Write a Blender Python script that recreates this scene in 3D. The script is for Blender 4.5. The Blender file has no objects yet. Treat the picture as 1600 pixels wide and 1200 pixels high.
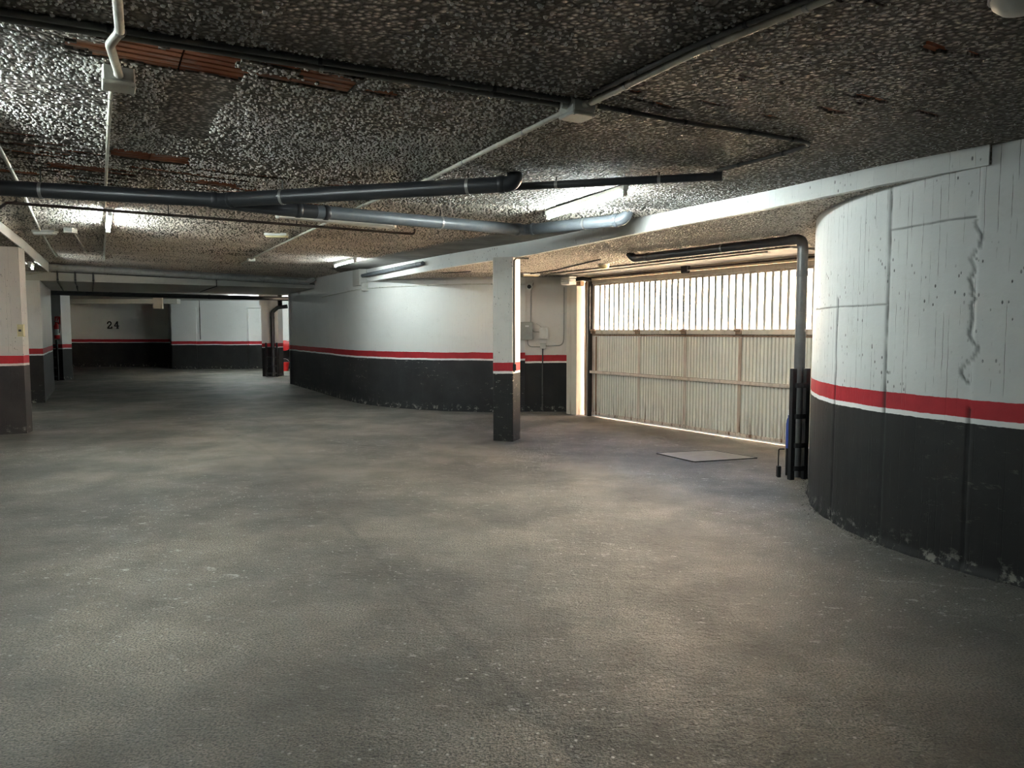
import bpy, bmesh, math, random
import numpy as np
from mathutils import Vector, Matrix

random.seed(7)
rng = np.random.default_rng(11)
SC = bpy.context.scene
COL = SC.collection

# ------------------------------------------------------------------ camera
cam_d = bpy.data.cameras.new('camera')
cam_d.sensor_width = 36.0
cam_d.lens = 25.875
cam_d.clip_end = 300
cam = bpy.data.objects.new('camera', cam_d)
cam.location = (0, 0, 1.55)
cam.rotation_euler = (math.radians(90) - math.atan(83 / 1150), 0, 0)
COL.objects.link(cam)
SC.camera = cam

# ------------------------------------------------------------------ world, sun, exposure
LAMP = 112.0            # emission of a lit fluorescent tube
wd = bpy.data.worlds.new('sky')
SC.world = wd
wd.use_nodes = True
wn = wd.node_tree.nodes
sky = wn.new('ShaderNodeTexSky')
sky.sky_type = 'NISHITA'
sky.sun_disc = False
sky.sun_elevation = math.radians(52)
sky.dust_density = 9.0
sky.air_density = 0.7
sky.sun_rotation = math.radians(200)
bg = wn['Background']
bg.inputs['Strength'].default_value = 1.8
wd.node_tree.links.new(sky.outputs[0], bg.inputs[0])

sd = bpy.data.lights.new('sun', 'SUN')
sd.energy = 125.0
sd.angle = math.radians(0.6)
sd.color = (1.0, 0.81, 0.60)
sun = bpy.data.objects.new('sun', sd)
to_sun = Vector((-0.22, -0.52, 0.82)).normalized()
sun.rotation_euler = to_sun.to_track_quat('Z', 'Y').to_euler()
sun.location = (0, 0, 20)
COL.objects.link(sun)

SC.view_settings.view_transform = 'Standard'
SC.view_settings.look = 'None'
SC.view_settings.exposure = 1.8
SC.view_settings.gamma = 1.0
SC.view_settings.use_curve_mapping = False
try:
    SC.cycles.use_denoising = True
    SC.cycles.filter_width = 1.1
    SC.cycles.max_bounces = 10
    SC.cycles.diffuse_bounces = 7
    SC.cycles.glossy_bounces = 4
    SC.cycles.sample_clamp_indirect = 60.0
    SC.cycles.caustics_reflective = False
    SC.cycles.caustics_refractive = False
except Exception:
    pass

# ------------------------------------------------------------------ frames of the building
V2 = np.array((0.872, 0.49)); V2 = V2 / np.linalg.norm(V2)     # across the aisle
U2 = np.array((-V2[1], V2[0]))                                  # along the aisle, away from the camera
GA = np.array((1.46, 13.36)); GD = np.array((0.544, -0.84)); GD = GD / np.linalg.norm(GD)
GN = np.array((-GD[1], GD[0]))                                  # out of the garage, through the gate


def cz(x, y):
    """underside of the main ceiling slab (it rises gently to the left)"""
    return 2.76 - 0.025 * x


SOF = 2.57           # lower soffit before the gate
LSOF = 2.80          # lower soffit on the left
STEP = [(2.93, 4.60), (2.60, 5.17), (2.36, 5.70), (2.10, 6.27), (1.70, 7.03), (1.30, 7.80), (0.95, 8.54),
        (0.58, 9.28), (0.13, 10.13), (-0.35, 10.85), (-1.05, 11.98), (-1.95, 13.55), (-3.02, 15.45)]
LSTEP = [(-4.9, 6.4), (-6.47, 9.41), (-7.40, 11.2), (-9.85, 15.75)]


# ------------------------------------------------------------------ node helpers
class Nodes:
    def __init__(self, name):
        self.m = bpy.data.materials.new(name)
        self.m.use_nodes = True
        self.t = self.m.node_tree
        self.n = self.t.nodes
        self.b = self.n['Principled BSDF']

    def link(self, a, b):
        self.t.links.new(a, b)

    def put(self, sock, v):
        if v is None:
            return
        if hasattr(v, 'is_output') or isinstance(v, bpy.types.NodeSocket):
            self.link(v, sock)
        else:
            if isinstance(v, (tuple, list)) and len(v) == 3 and sock.type == 'RGBA':
                v = (*v, 1)
            sock.default_value = v

    def coord(self, kind='pos', scale=None, loc=None, rot=None):
        if kind == 'pos':
            s = self.n.new('ShaderNodeNewGeometry').outputs['Position']
        elif kind == 'uv':
            s = self.n.new('ShaderNodeTexCoord').outputs['UV']
        else:
            s = self.n.new('ShaderNodeTexCoord').outputs['Object']
        if scale is None and loc is None and rot is None:
            return s
        mp = self.n.new('ShaderNodeMapping')
        self.link(s, mp.inputs[0])
        if rot is not None:
            mp.inputs['Rotation'].default_value = rot
        if loc is not None:
            mp.inputs['Location'].default_value = loc
        if scale is not None:
            mp.inputs['Scale'].default_value = scale
        return mp.outputs[0]

    def noise(self, vec, scale, detail=3, rough=0.55, dist=0.0, fac=True):
        n = self.n.new('ShaderNodeTexNoise')
        self.link(vec, n.inputs['Vector'])
        n.inputs['Scale'].default_value = scale
        n.inputs['Detail'].default_value = detail
        n.inputs['Roughness'].default_value = rough
        n.inputs['Distortion'].default_value = dist
        return n.outputs[0] if fac else n.outputs[1]

    def voro(self, vec, scale, feature='F1', rand=1.0):
        n = self.n.new('ShaderNodeTexVoronoi')
        n.feature = feature
        self.link(vec, n.inputs['Vector'])
        n.inputs['Scale'].default_value = scale
        n.inputs['Randomness'].default_value = rand
        return n.outputs[0]

    def ramp(self, f, lo, hi, a=0.0, b=1.0, smooth=False):
        n = self.n.new('ShaderNodeMapRange')
        n.interpolation_type = 'SMOOTHSTEP' if smooth else 'LINEAR'
        self.link(f, n.inputs[0])
        n.inputs[1].default_value = lo
        n.inputs[2].default_value = hi
        n.inputs[3].default_value = a
        n.inputs[4].default_value = b
        return n.outputs[0]

    def math(self, op, a, b=None, clamp=False):
        n = self.n.new('ShaderNodeMath')
        n.operation = op
        n.use_clamp = clamp
        self.put(n.inputs[0], a)
        self.put(n.inputs[1], b)
        return n.outputs[0]

    def mix(self, f, a, b, mode='MIX'):
        n = self.n.new('ShaderNodeMix')
        n.data_type = 'RGBA'
        n.blend_type = mode
        self.put(n.inputs[0], f)
        self.put(n.inputs[6], a)
        self.put(n.inputs[7], b)
        return n.outputs[2]

    def sep(self, vec):
        n = self.n.new('ShaderNodeSeparateXYZ')
        self.link(vec, n.inputs[0])
        return n.outputs

    def bump(self, h, strength=0.3, dist=0.01, normal=None):
        n = self.n.new('ShaderNodeBump')
        self.link(h, n.inputs['Height'])
        n.inputs['Strength'].default_value = strength
        n.inputs['Distance'].default_value = dist
        if normal is not None:
            self.link(normal, n.inputs['Normal'])
        return n.outputs[0]

    def out(self, color=None, rough=None, normal=None, metal=None, spec=None):
        self.put(self.b.inputs['Base Color'], color)
        self.put(self.b.inputs['Roughness'], rough)
        self.put(self.b.inputs['Metallic'], metal)
        self.put(self.b.inputs['Specular IOR Level'], spec)
        if normal is not None:
            self.link(normal, self.b.inputs['Normal'])
        return self.m


def simple(name, col, rough=0.5, metal=0.0, var=0.12, vscale=9.0, spec=0.5, bump=0.0, bscale=60.0, dirt=None, dirt_amt=0.5):
    k = Nodes(name)
    p = k.coord('pos')
    nz = k.noise(p, vscale, 4)
    f = k.ramp(nz, 0.3, 0.7)
    c = k.mix(f, tuple(x * (1 - var) for x in col), tuple(min(1, x * (1 + var)) for x in col))
    if dirt:
        d = k.ramp(k.noise(p, vscale * 1.7, 6, 0.65), 0.52, 0.70, 0, dirt_amt)
        c = k.mix(d, c, dirt)
    nor = None
    if bump:
        nor = k.bump(k.noise(p, bscale, 4), bump, 0.004)
    return k.out(c, rough, nor, metal, spec)


def emit(name, col, s):
    k = Nodes(name)
    k.put(k.b.inputs['Base Color'], (0.9, 0.9, 0.9))
    k.put(k.b.inputs['Emission Color'], col)
    k.b.inputs['Emission Strength'].default_value = s
    return k.m


WHITE = (0.76, 0.765, 0.755)
BLACK = (0.017, 0.0162, 0.016)
RED = (0.43, 0.020, 0.030)


def wall_paint(name, dz=0.0, white=WHITE, black=BLACK, board=0.5, pocks=0.6, grime=0.35, bands=True, scuff=0.3, chip=0.6, crack=False, scuff_at=(0.5, 0.62)):
    """concrete painted white over a black dado with a red and a thin white line; UV is metres along the wall, z"""
    k = Nodes(name)
    p = k.coord('pos')
    uv = k.coord('uv')
    z = k.sep(p)[2]
    wob = k.ramp(k.noise(uv, 1.6, 3), 0, 1, -0.016, 0.016)
    wob2 = k.ramp(k.noise(uv, 22.0, 2), 0, 1, -0.004, 0.004)
    zz = k.math('ADD', k.math('ADD', z, wob), wob2)
    # white coat: slow blotches, grime, board marks
    blot = k.noise(uv, 0.9, 5, 0.6)
    w = k.mix(k.ramp(blot, 0.3, 0.75), tuple(c * (1 - grime * 0.35) for c in white), white)
    gr = k.ramp(k.noise(uv, 3.3, 6, 0.7), 0.56, 0.80, 0, grime)
    w = k.mix(gr, w, (0.34, 0.32, 0.29))
    su, sv = k.sep(uv)[0], k.sep(uv)[1]
    wu = k.math('ADD', k.math('MULTIPLY', su, 16.0), k.ramp(k.noise(uv, 6.0, 2), 0, 1, -0.10, 0.10))
    cell = k.math('FLOOR', wu)
    wn_ = k.n.new('ShaderNodeTexWhiteNoise'); wn_.noise_dimensions = '1D'; k.link(cell, wn_.inputs['W'])
    off = wn_.outputs['Value']
    dist = k.math('ABSOLUTE', k.math('SUBTRACT', k.math('FRACT', wu), k.ramp(off, 0, 1, 0.15, 0.85)))
    lines = k.math('SUBTRACT', 1.0, k.ramp(dist, 0.012, 0.045), True)
    cb = k.n.new('ShaderNodeCombineXYZ'); k.link(k.math('MULTIPLY', cell, 3.7), cb.inputs[0]); k.link(k.math('MULTIPLY', sv, 1.6), cb.inputs[1])
    keep = k.ramp(k.noise(cb.outputs[0], 1.0, 4, 0.7), 0.49, 0.57)
    lines = k.math('MULTIPLY', lines, keep)
    w = k.mix(k.math('MULTIPLY', lines, board), w, (0.16, 0.16, 0.16))
    pk = k.voro(k.coord('uv', (1.0, 0.5, 1.0)), 26.0)
    pk = k.math('MULTIPLY', k.ramp(pk, 0.12, 0.2, 1, 0), k.ramp(k.noise(uv, 2.4, 3), 0.47, 0.60))
    w = k.mix(k.math('MULTIPLY', pk, pocks), w, (0.09, 0.09, 0.09))
    col = w
    if bands:
        r = k.mix(k.ramp(k.noise(uv, 5, 4), 0.3, 0.7), tuple(c * 0.85 for c in RED), tuple(c * 1.12 for c in RED))
        b = k.mix(k.ramp(k.noise(uv, 2.2, 5), 0.3, 0.75), tuple(c * 0.8 for c in black), tuple(c * 1.5 for c in black))
        sc = k.ramp(k.noise(k.coord('uv', (1.0, 2.2, 1.0)), 7.5, 7, 0.75), 0.585, 0.65, 0, scuff)
        sc = k.math('MULTIPLY', sc, k.ramp(k.noise(uv, 0.8, 2), *scuff_at))
        b = k.mix(sc, b, (0.36, 0.33, 0.29))
        low = k.ramp(z, 0.02, 0.16, 1, 0)
        ch = k.math('MULTIPLY', k.ramp(k.noise(uv, 9.0, 6, 0.7), 0.54, 0.62, 0, chip), low)
        b = k.mix(ch, b, (0.42, 0.40, 0.36))
        s1 = k.ramp(zz, 1.115 + dz, 1.119 + dz)
        s2 = k.ramp(zz, 0.998 + dz, 1.002 + dz)
        s3 = k.ramp(zz, 0.963 + dz, 0.967 + dz)
        col = k.mix(s3, b, k.mix(s2, tuple(min(1, c * 1.15) for c in white), k.mix(s1, r, w)))
    if crack:
        at = k.n.new('ShaderNodeAttribute'); at.attribute_name = 'crack'
        col = k.mix(k.math('MULTIPLY', at.outputs['Fac'], 0.9), col, (0.010, 0.010, 0.010))
    h = k.math('SUBTRACT', k.math('MULTIPLY', k.noise(uv, 30, 4), 0.35), k.math('MULTIPLY', lines, 0.8))
    h = k.math('SUBTRACT', h, k.math('MULTIPLY', pk, 1.0))
    return k.out(col, 0.62, k.bump(h, 0.45, 0.006), None, 0.35)


def stucco(name, lo, hi, scale=34.0, bump=1.0, smooth_col=(0.30, 0.29, 0.27), stain=True, contrast=1.0):
    """sprayed lumpy plaster"""
    k = Nodes(name)
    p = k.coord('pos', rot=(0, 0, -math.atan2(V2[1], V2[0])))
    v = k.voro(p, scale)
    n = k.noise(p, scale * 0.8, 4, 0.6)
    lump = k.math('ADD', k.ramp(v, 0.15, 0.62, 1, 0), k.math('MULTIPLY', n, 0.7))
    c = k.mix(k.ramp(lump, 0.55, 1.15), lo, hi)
    if stain:
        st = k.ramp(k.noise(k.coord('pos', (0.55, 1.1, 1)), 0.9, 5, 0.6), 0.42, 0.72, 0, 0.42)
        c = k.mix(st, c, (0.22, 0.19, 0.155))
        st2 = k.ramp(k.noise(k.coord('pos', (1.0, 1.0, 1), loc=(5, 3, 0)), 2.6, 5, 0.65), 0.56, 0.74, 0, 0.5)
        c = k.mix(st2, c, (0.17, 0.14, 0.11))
    return k.out(c, 0.85, k.bump(lump, bump, 0.02), None, 0.25)


# ------------------------------------------------------------------ materials
M = {}
M['wall_right'] = wall_paint('white black red painted concrete', 0.0, crack=True, white=(0.66, 0.668, 0.665), board=0.85, pocks=0.95, grime=0.30, scuff=0.15)
M['wall_mid'] = wall_paint('painted plaster', 0.02, board=0.12, pocks=0.15, grime=0.22, scuff=0.75, chip=0.9, black=(0.028, 0.028, 0.03))
M['wall_gate'] = wall_paint('painted plaster by gate', -0.03, white=(0.76, 0.73, 0.69), board=0.05, pocks=0.1, grime=0.35, chip=0.9)
M['wall_left'] = wall_paint('painted plaster left', 0.055, board=0.1, pocks=0.2, grime=0.25)
M['wall_bay'] = wall_paint('painted plaster far bay', 0.07, board=0.0, pocks=0.0, grime=0.2)
M['wall_far'] = wall_paint('painted plaster far', 0.01, board=0.0, pocks=0.0, grime=0.2)
M['pillar'] = wall_paint('painted pillar', -0.01, white=(0.70, 0.685, 0.655), board=0.25, pocks=0.9, grime=0.5, scuff=1.0, chip=0.3, scuff_at=(0.38, 0.5))
M['pillar_left'] = wall_paint('painted pillar left', 0.06, white=(0.60, 0.56, 0.53), board=0.5, pocks=0.7, grime=0.3, black=(0.035, 0.03, 0.03))
M['beam'] = wall_paint('white painted beam', bands=False, board=0.2, pocks=0.75, grime=0.35)
M['lintel'] = wall_paint('grey white lintel', bands=False, white=(0.55, 0.55, 0.52), board=0.0, pocks=0.15, grime=0.3)
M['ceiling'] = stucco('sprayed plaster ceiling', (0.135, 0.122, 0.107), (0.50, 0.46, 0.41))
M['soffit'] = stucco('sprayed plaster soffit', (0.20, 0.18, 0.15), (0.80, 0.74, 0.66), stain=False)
M['granule_far'] = simple('daylight tinted plaster lumps', (0.68, 0.615, 0.545), 0.8, var=0.2, vscale=3.0, spec=0.3)  # warm cast of the gate daylight put into the far lumps' colour
M['granule'] = simple('plaster lumps', (0.66, 0.65, 0.62), 0.8, var=0.2, vscale=3.0, spec=0.3)
M['granule_soffit'] = simple('soffit lumps', (0.70, 0.65, 0.58), 0.8, var=0.15, vscale=3.0, spec=0.3)
M['smooth'] = simple('smooth grey slab', (0.29, 0.28, 0.255), 0.8, var=0.25, vscale=2.5, bump=0.25, bscale=40)
M['black_pvc'] = simple('dark grey plastic pipe', (0.030, 0.032, 0.036), 0.38, var=0.15, spec=0.5)
M['grey_pvc'] = simple('grey plastic pipe', (0.115, 0.13, 0.145), 0.40, var=0.12, spec=0.5, dirt=(0.20, 0.19, 0.16), dirt_amt=0.35)
M['down_pvc'] = simple('brown grey plastic pipe', (0.085, 0.083, 0.085), 0.4, var=0.12, dirt=(0.16, 0.13, 0.10), dirt_amt=0.4)
M['light_pvc'] = simple('pale grey plastic pipe', (0.40, 0.41, 0.40), 0.45, var=0.1, dirt=(0.22, 0.19, 0.15), dirt_amt=0.5)
M['conduit'] = simple('cream conduit', (0.50, 0.49, 0.42), 0.5, var=0.12, dirt=(0.24, 0.21, 0.16), dirt_amt=0.5)
M['dark_conduit'] = simple('dark conduit', (0.075, 0.075, 0.070), 0.55, var=0.2)
M['rust_pipe'] = simple('rusty dark steel pipe', (0.045, 0.030, 0.025), 0.6, var=0.3)
M['clip'] = simple('galvanised steel', (0.38, 0.38, 0.37), 0.4, 0.8)
M['rod'] = simple('dark threaded rod', (0.04, 0.035, 0.03), 0.6, 0.3)
M['box'] = simple('pale plastic box', (0.60, 0.60, 0.56), 0.5, var=0.08, dirt=(0.35, 0.32, 0.26), dirt_amt=0.5)
M['grey_box'] = simple('grey plastic box', (0.33, 0.33, 0.30), 0.5, var=0.08)
M['yellow_box'] = simple('yellowed plastic', (0.62, 0.55, 0.33), 0.5, var=0.1)
M['enamel'] = simple('white enamel', (0.74, 0.73, 0.69), 0.45, var=0.06, dirt=(0.45, 0.38, 0.28), dirt_amt=0.35)
M['black_steel'] = simple('black painted steel', (0.012, 0.012, 0.013), 0.5, var=0.25)
M['red_paint'] = simple('red paint', (0.55, 0.02, 0.02), 0.4, var=0.1)
M['white_label'] = simple('white label', (0.8, 0.8, 0.78), 0.6, var=0.03)
M['blue'] = simple('blue plastic', (0.03, 0.06, 0.28), 0.4)
M['number'] = simple('black number paint', (0.02, 0.02, 0.02), 0.7)
M['lens'] = simple('dark glass', (0.01, 0.01, 0.012), 0.1)
M['tube_off'] = simple('unlit tube', (0.72, 0.73, 0.74), 0.25, var=0.03)
M['tube_weak'] = emit('ageing lit fluorescent tube', (0.88, 1.0, 0.985), LAMP * 0.6)
M['tube_half'] = emit('old lit fluorescent tube', (0.88, 1.0, 0.985), LAMP * 0.38)
M['tube_fill'] = emit('dim fill tube', (0.88, 1.0, 0.985), LAMP * 0.12)  # weak emission for the added fill lamp only
M['tube'] = emit('lit fluorescent tube', (0.88, 1.0, 0.985), LAMP)
M['ext'] = simple('cream render facade', (0.72, 0.66, 0.56), 0.9, var=0.06, vscale=1.2)
M['ext_door'] = simple('ochre facade door', (0.55, 0.40, 0.25), 0.8, var=0.06)
M['street'] = simple('pale paving', (0.50, 0.47, 0.42), 0.9, var=0.1, vscale=2)
M['rubber'] = simple('dark sealing strip', (0.05, 0.045, 0.04), 0.8)


def m_brick():
    k = Nodes('fired clay block')
    p = k.coord('pos', rot=(0, 0, -math.atan2(V2[1], V2[0])))
    oi = k.n.new('ShaderNodeObjectInfo').outputs['Random']
    base = k.mix(oi, (0.30, 0.100, 0.050), (0.40, 0.165, 0.090))
    mp = k.n.new('ShaderNodeMapping'); k.link(p, mp.inputs[0]); mp.inputs['Scale'].default_value = (2.5, 14, 1)
    st = k.noise(mp.outputs[0], 1.6, 5, 0.65)
    base = k.mix(k.ramp(st, 0.50, 0.64, 0, 0.75), base, (0.36, 0.31, 0.27))
    base = k.mix(k.ramp(k.noise(p, 2.3, 4), 0.55, 0.72, 0, 0.8), base, (0.085, 0.028, 0.014))
    return k.out(base, 0.8, k.bump(st, 0.5, 0.006), None, 0.25)


M['brick'] = m_brick()


def m_floor():
    k = Nodes('worn power floated concrete')
    p = k.coord('pos')
    big = k.noise(p, 0.33, 5, 0.6, 0.3)
    c = k.mix(k.ramp(big, 0.22, 0.78), (0.27, 0.235, 0.192), (0.48, 0.41, 0.33))
    gr = k.ramp(k.noise(k.coord('pos', loc=(7, 2, 0)), 0.25, 3), 0.34, 0.66, 0, 0.7)
    c = k.mix(gr, c, (0.20, 0.197, 0.178))
    mid = k.noise(p, 2.1, 6, 0.65)
    c = k.mix(k.ramp(mid, 0.44, 0.72, 0, 0.42), c, (0.105, 0.102, 0.094))
    # tyre polished streaks along the aisle
    q = k.coord('pos', rot=(0, 0, -math.atan2(U2[1], U2[0])))
    mp = k.n.new('ShaderNodeMapping'); k.link(q, mp.inputs[0]); mp.inputs['Scale'].default_value = (0.25, 2.4, 1)
    strk = k.noise(mp.outputs[0], 1.0, 4, 0.6)
    c = k.mix(k.ramp(strk, 0.44, 0.70, 0, 0.38), c, (0.33, 0.315, 0.29))
    # aggregate grain
    gz = k.ramp(k.noise(p, 0.7, 4), 0.40, 0.62)        # where the surface has worn down to the aggregate
    g = k.noise(p, 95, 3, 0.7)
    c = k.mix(k.math('MULTIPLY', k.ramp(g, 0.40, 0.62, 1, 0), k.ramp(gz, 0, 1, 0.25, 0.95)), tuple(x for x in (0.06, 0.058, 0.053)), c)
    # scattered pale chips and crumbs
    pale = k.ramp(k.noise(p, 0.55, 4), 0.40, 0.62)
    vz = k.voro(k.coord('pos', (1, 1, 1)), 17.0)
    sp = k.math('MULTIPLY', k.ramp(vz, 0.07, 0.15, 1, 0), k.ramp(pale, 0, 1, 0.15, 1))
    fl = k.math('MULTIPLY', k.ramp(k.noise(k.coord('pos', (1, 1.8, 1), rot=(0, 0, 0.5)), 7, 8, 0.85), 0.57, 0.635), pale)
    c = k.mix(k.math('MULTIPLY', k.math('MAXIMUM', sp, fl), 0.75), c, (0.62, 0.61, 0.58))
    # thin old seam, a line of points carried by the attribute painted on the floor mesh
    at = k.n.new('ShaderNodeAttribute'); at.attribute_name = 'seam'
    seam = at.outputs['Fac']
    c = k.mix(k.math('MULTIPLY', seam, 0.85), c, (0.07, 0.068, 0.062))
    rough = k.ramp(mid, 0.3, 0.75, 0.50, 0.75)
    h = k.math('ADD', k.math('MULTIPLY', g, 0.6), k.math('MULTIPLY', k.noise(p, 34, 4), 0.8))
    h = k.math('ADD', h, k.math('MULTIPLY', mid, 1.2))
    h = k.math('ADD', h, k.math('MULTIPLY', k.noise(p, 11, 4, 0.65), 1.1))
    return k.out(c, rough, k.bump(h, 1.0, 0.010), None, 0.45)


M['floor'] = m_floor()


def m_gate(name, col, rust):
    k = Nodes(name)
    p = k.coord('pos')
    z = k.sep(p)[2]
    nz = k.noise(p, 3.0, 5, 0.6)
    c = k.mix(k.ramp(nz, 0.3, 0.7), tuple(x * 0.88 for x in col), col)
    st = k.noise(k.coord('pos', (9, 9, 0.9)), 1.5, 4, 0.6)
    low = k.ramp(z, 0.05, 0.42, 1, 0)
    d = k.math('MULTIPLY', k.ramp(st, 0.50, 0.68), k.math('ADD', k.math('MULTIPLY', low, 0.9), rust), True)
    c = k.mix(d, c, (0.14, 0.065, 0.028))
    return k.out(c, 0.5, None, None, 0.4)


M['slat'] = m_gate('cream sheet steel', (0.80, 0.78, 0.69), 0.06)
M['rail'] = m_gate('rust stained cream steel', (0.66, 0.57, 0.48), 0.40)
M['rust'] = m_gate('rusty steel', (0.30, 0.19, 0.12), 0.9)
M['streak'] = m_gate('rust streaked steel', (0.55, 0.42, 0.33), 0.75)
M['bar'] = m_gate('grey cream bar', (0.46, 0.43, 0.38), 0.35)
M['jamb'] = m_gate('cream jamb', (0.60, 0.55, 0.47), 0.2)


# ------------------------------------------------------------------ mesh helpers
def world_loc(o):
    v = Vector((0, 0, 0))
    while o is not None:
        v += o.location
        o = o.parent
    return v


class MB:
    def __init__(self):
        self.v, self.f, self.uv = [], [], []

    def add(self, vs, fs, uvs=None):
        k = len(self.v)
        self.v += [tuple(map(float, x)) for x in vs]
        self.f += [tuple(i + k for i in f) for f in fs]
        self.uv += list(uvs) if uvs is not None else [(x[0] + x[1], x[2]) for x in vs]
        return self

    def box(self, c, s, ax=None, ch=0.0):
        """box by centre, full sizes and axis vectors, edges chamfered by ch"""
        ax = ax or ((1, 0, 0), (0, 1, 0), (0, 0, 1))
        ax = [Vector(a).normalized() for a in ax]
        c = Vector(c)
        bm = bmesh.new()
        bmesh.ops.create_cube(bm, size=1.0)
        for v in bm.verts:
            v.co = c + ax[0] * v.co.x * s[0] + ax[1] * v.co.y * s[1] + ax[2] * v.co.z * s[2]
        if ch > 0:
            bmesh.ops.bevel(bm, geom=list(bm.edges), offset=ch, segments=1, affect='EDGES', profile=0.5)
        bm.normal_update()
        bm.verts.index_update()
        vs = [v.co.copy() for v in bm.verts]
        fs = [tuple(v.index for v in f.verts) for f in bm.faces]
        bm.free()
        dot = ax[0].cross(ax[1]).dot(ax[2])
        if dot < 0:
            fs = [tuple(reversed(f)) for f in fs]
        return self.add(vs, fs)

    def prism(self, poly, z0, z1):
        """upright prism on a plan polygon; z0/z1 numbers or functions of x, y"""
        a = sum(poly[i][0] * poly[(i + 1) % len(poly)][1] - poly[(i + 1) % len(poly)][0] * poly[i][1] for i in range(len(poly)))
        if a < 0:
            poly = poly[::-1]
        n = len(poly)
        f0 = z0 if callable(z0) else (lambda x, y: z0)
        f1 = z1 if callable(z1) else (lambda x, y: z1)
        run = 0.0
        for i in range(n):
            (x0, y0), (x1, y1) = poly[i], poly[(i + 1) % n]
            L = math.hypot(x1 - x0, y1 - y0)
            vs = [(x0, y0, f0(x0, y0)), (x1, y1, f0(x1, y1)), (x1, y1, f1(x1, y1)), (x0, y0, f1(x0, y0))]
            self.add(vs, [(0, 1, 2, 3)], [(run, vs[0][2]), (run + L, vs[1][2]), (run + L, vs[2][2]), (run, vs[3][2])])
            run += L
        self.add([(x, y, f1(x, y)) for x, y in poly], [tuple(range(n))], [(x, y) for x, y in poly])
        self.add([(x, y, f0(x, y)) for x, y in poly], [tuple(reversed(range(n)))], [(x, y) for x, y in poly])
        return self

    def tube(self, pts, r, n=12, cap=True, closed=False):
        pts = [Vector(p) for p in pts]
        rs = r if isinstance(r, (list, tuple)) else [r] * len(pts)
        rings = []
        up = None
        for i, p in enumerate(pts):
            if i == 0:
                t = pts[1] - p
            elif i == len(pts) - 1:
                t = p - pts[i - 1]
            else:
                t = (pts[i + 1] - p).normalized() + (p - pts[i - 1]).normalized()
            t = t.normalized() if t.length > 1e-9 else Vector((0, 0, 1))
            if up is None:
                up = Vector((0, 0, 1)) if abs(t.z) < 0.9 else Vector((1, 0, 0))
            a = (up - t * up.dot(t)).normalized()
            up = a
            b = t.cross(a)
            rings.append([p + (a * math.cos(2 * math.pi * k / n) + b * math.sin(2 * math.pi * k / n)) * rs[i] for k in range(n)])
        vs = [v for ring in rings for v in ring]
        fs = []
        for i in range(len(pts) - 1):
            for k in range(n):
                k2 = (k + 1) % n
                fs.append((i * n + k, i * n + k2, (i + 1) * n + k2, (i + 1) * n + k))
        if cap:
            fs.append(tuple(reversed(range(n))))
            fs.append(tuple(range((len(pts) - 1) * n, len(pts) * n)))
        return self.add(vs, fs)

    def lathe(self, prof, c, n=20):
        """profile of (r, z) turned about the vertical through c"""
        vs, fs = [], []
        for r, z in prof:
            for k in range(n):
                t = 2 * math.pi * k / n
                vs.append((c[0] + r * math.cos(t), c[1] + r * math.sin(t), c[2] + z))
        for i in range(len(prof) - 1):
            for k in range(n):
                k2 = (k + 1) % n
                fs.append((i * n + k, i * n + k2, (i + 1) * n + k2, (i + 1) * n + k))
        fs.append(tuple(reversed(range(n))))
        fs.append(tuple(range((len(prof) - 1) * n, len(prof) * n)))
        return self.add(vs, fs)

    def build(self, name, mat, parent=None, smooth=False):
        off = world_loc(parent)
        me = bpy.data.meshes.new(name)
        me.from_pydata([(x - off.x, y - off.y, z - off.z) for x, y, z in self.v], [], self.f)
        uvl = me.uv_layers.new(name='UVMap')
        idx = np.empty(len(me.loops), dtype=np.int32)
        me.loops.foreach_get('vertex_index', idx)
        uvl.data.foreach_set('uv', np.array(self.uv, dtype=np.float32)[idx].ravel())
        me.materials.append(mat)
        if smooth:
            me.polygons.foreach_set('use_smooth', [True] * len(me.polygons))
            try:
                me.set_sharp_from_angle(angle=math.radians(40))
            except Exception:
                pass
        me.update()
        o = bpy.data.objects.new(name, me)
        COL.objects.link(o)
        if parent is not None:
            o.parent = parent
        return o


def np_mesh(name, verts, faces, mat, parent=None, smooth=False):
    """big quad/tri meshes from numpy arrays"""
    me = bpy.data.meshes.new(name)
    nv, nf, k = len(verts), len(faces), faces.shape[1]
    me.vertices.add(nv)
    me.vertices.foreach_set('co', np.asarray(verts, dtype=np.float32).ravel())
    me.loops.add(nf * k)
    me.loops.foreach_set('vertex_index', np.asarray(faces, dtype=np.int32).ravel())
    me.polygons.add(nf)
    me.polygons.foreach_set('loop_start', np.arange(0, nf * k, k, dtype=np.int32))
    if smooth:
        me.polygons.foreach_set('use_smooth', np.ones(nf, dtype=bool))
    me.update(calc_edges=True)
    me.validate()
    me.materials.append(mat)
    o = bpy.data.objects.new(name, me)
    COL.objects.link(o)
    if parent is not None:
        o.parent = parent
    return o


def struct(o):
    o['kind'] = 'structure'
    return o


def tag(o, label, cat, group=None):
    o['label'] = label
    o['category'] = cat
    if group:
        o['group'] = group
    return o


def thing(name, label, cat, loc, group=None):
    o = bpy.data.objects.new(name, None)
    o.empty_display_size = 0.1
    COL.objects.link(o)
    o.location = loc
    return tag(o, label, cat, group)


def copy_tree(o, parent=None):
    c = o.copy()
    COL.objects.link(c)
    c.parent = parent
    for ch in list(o.children):
        copy_tree(ch, c)
    return c


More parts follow.
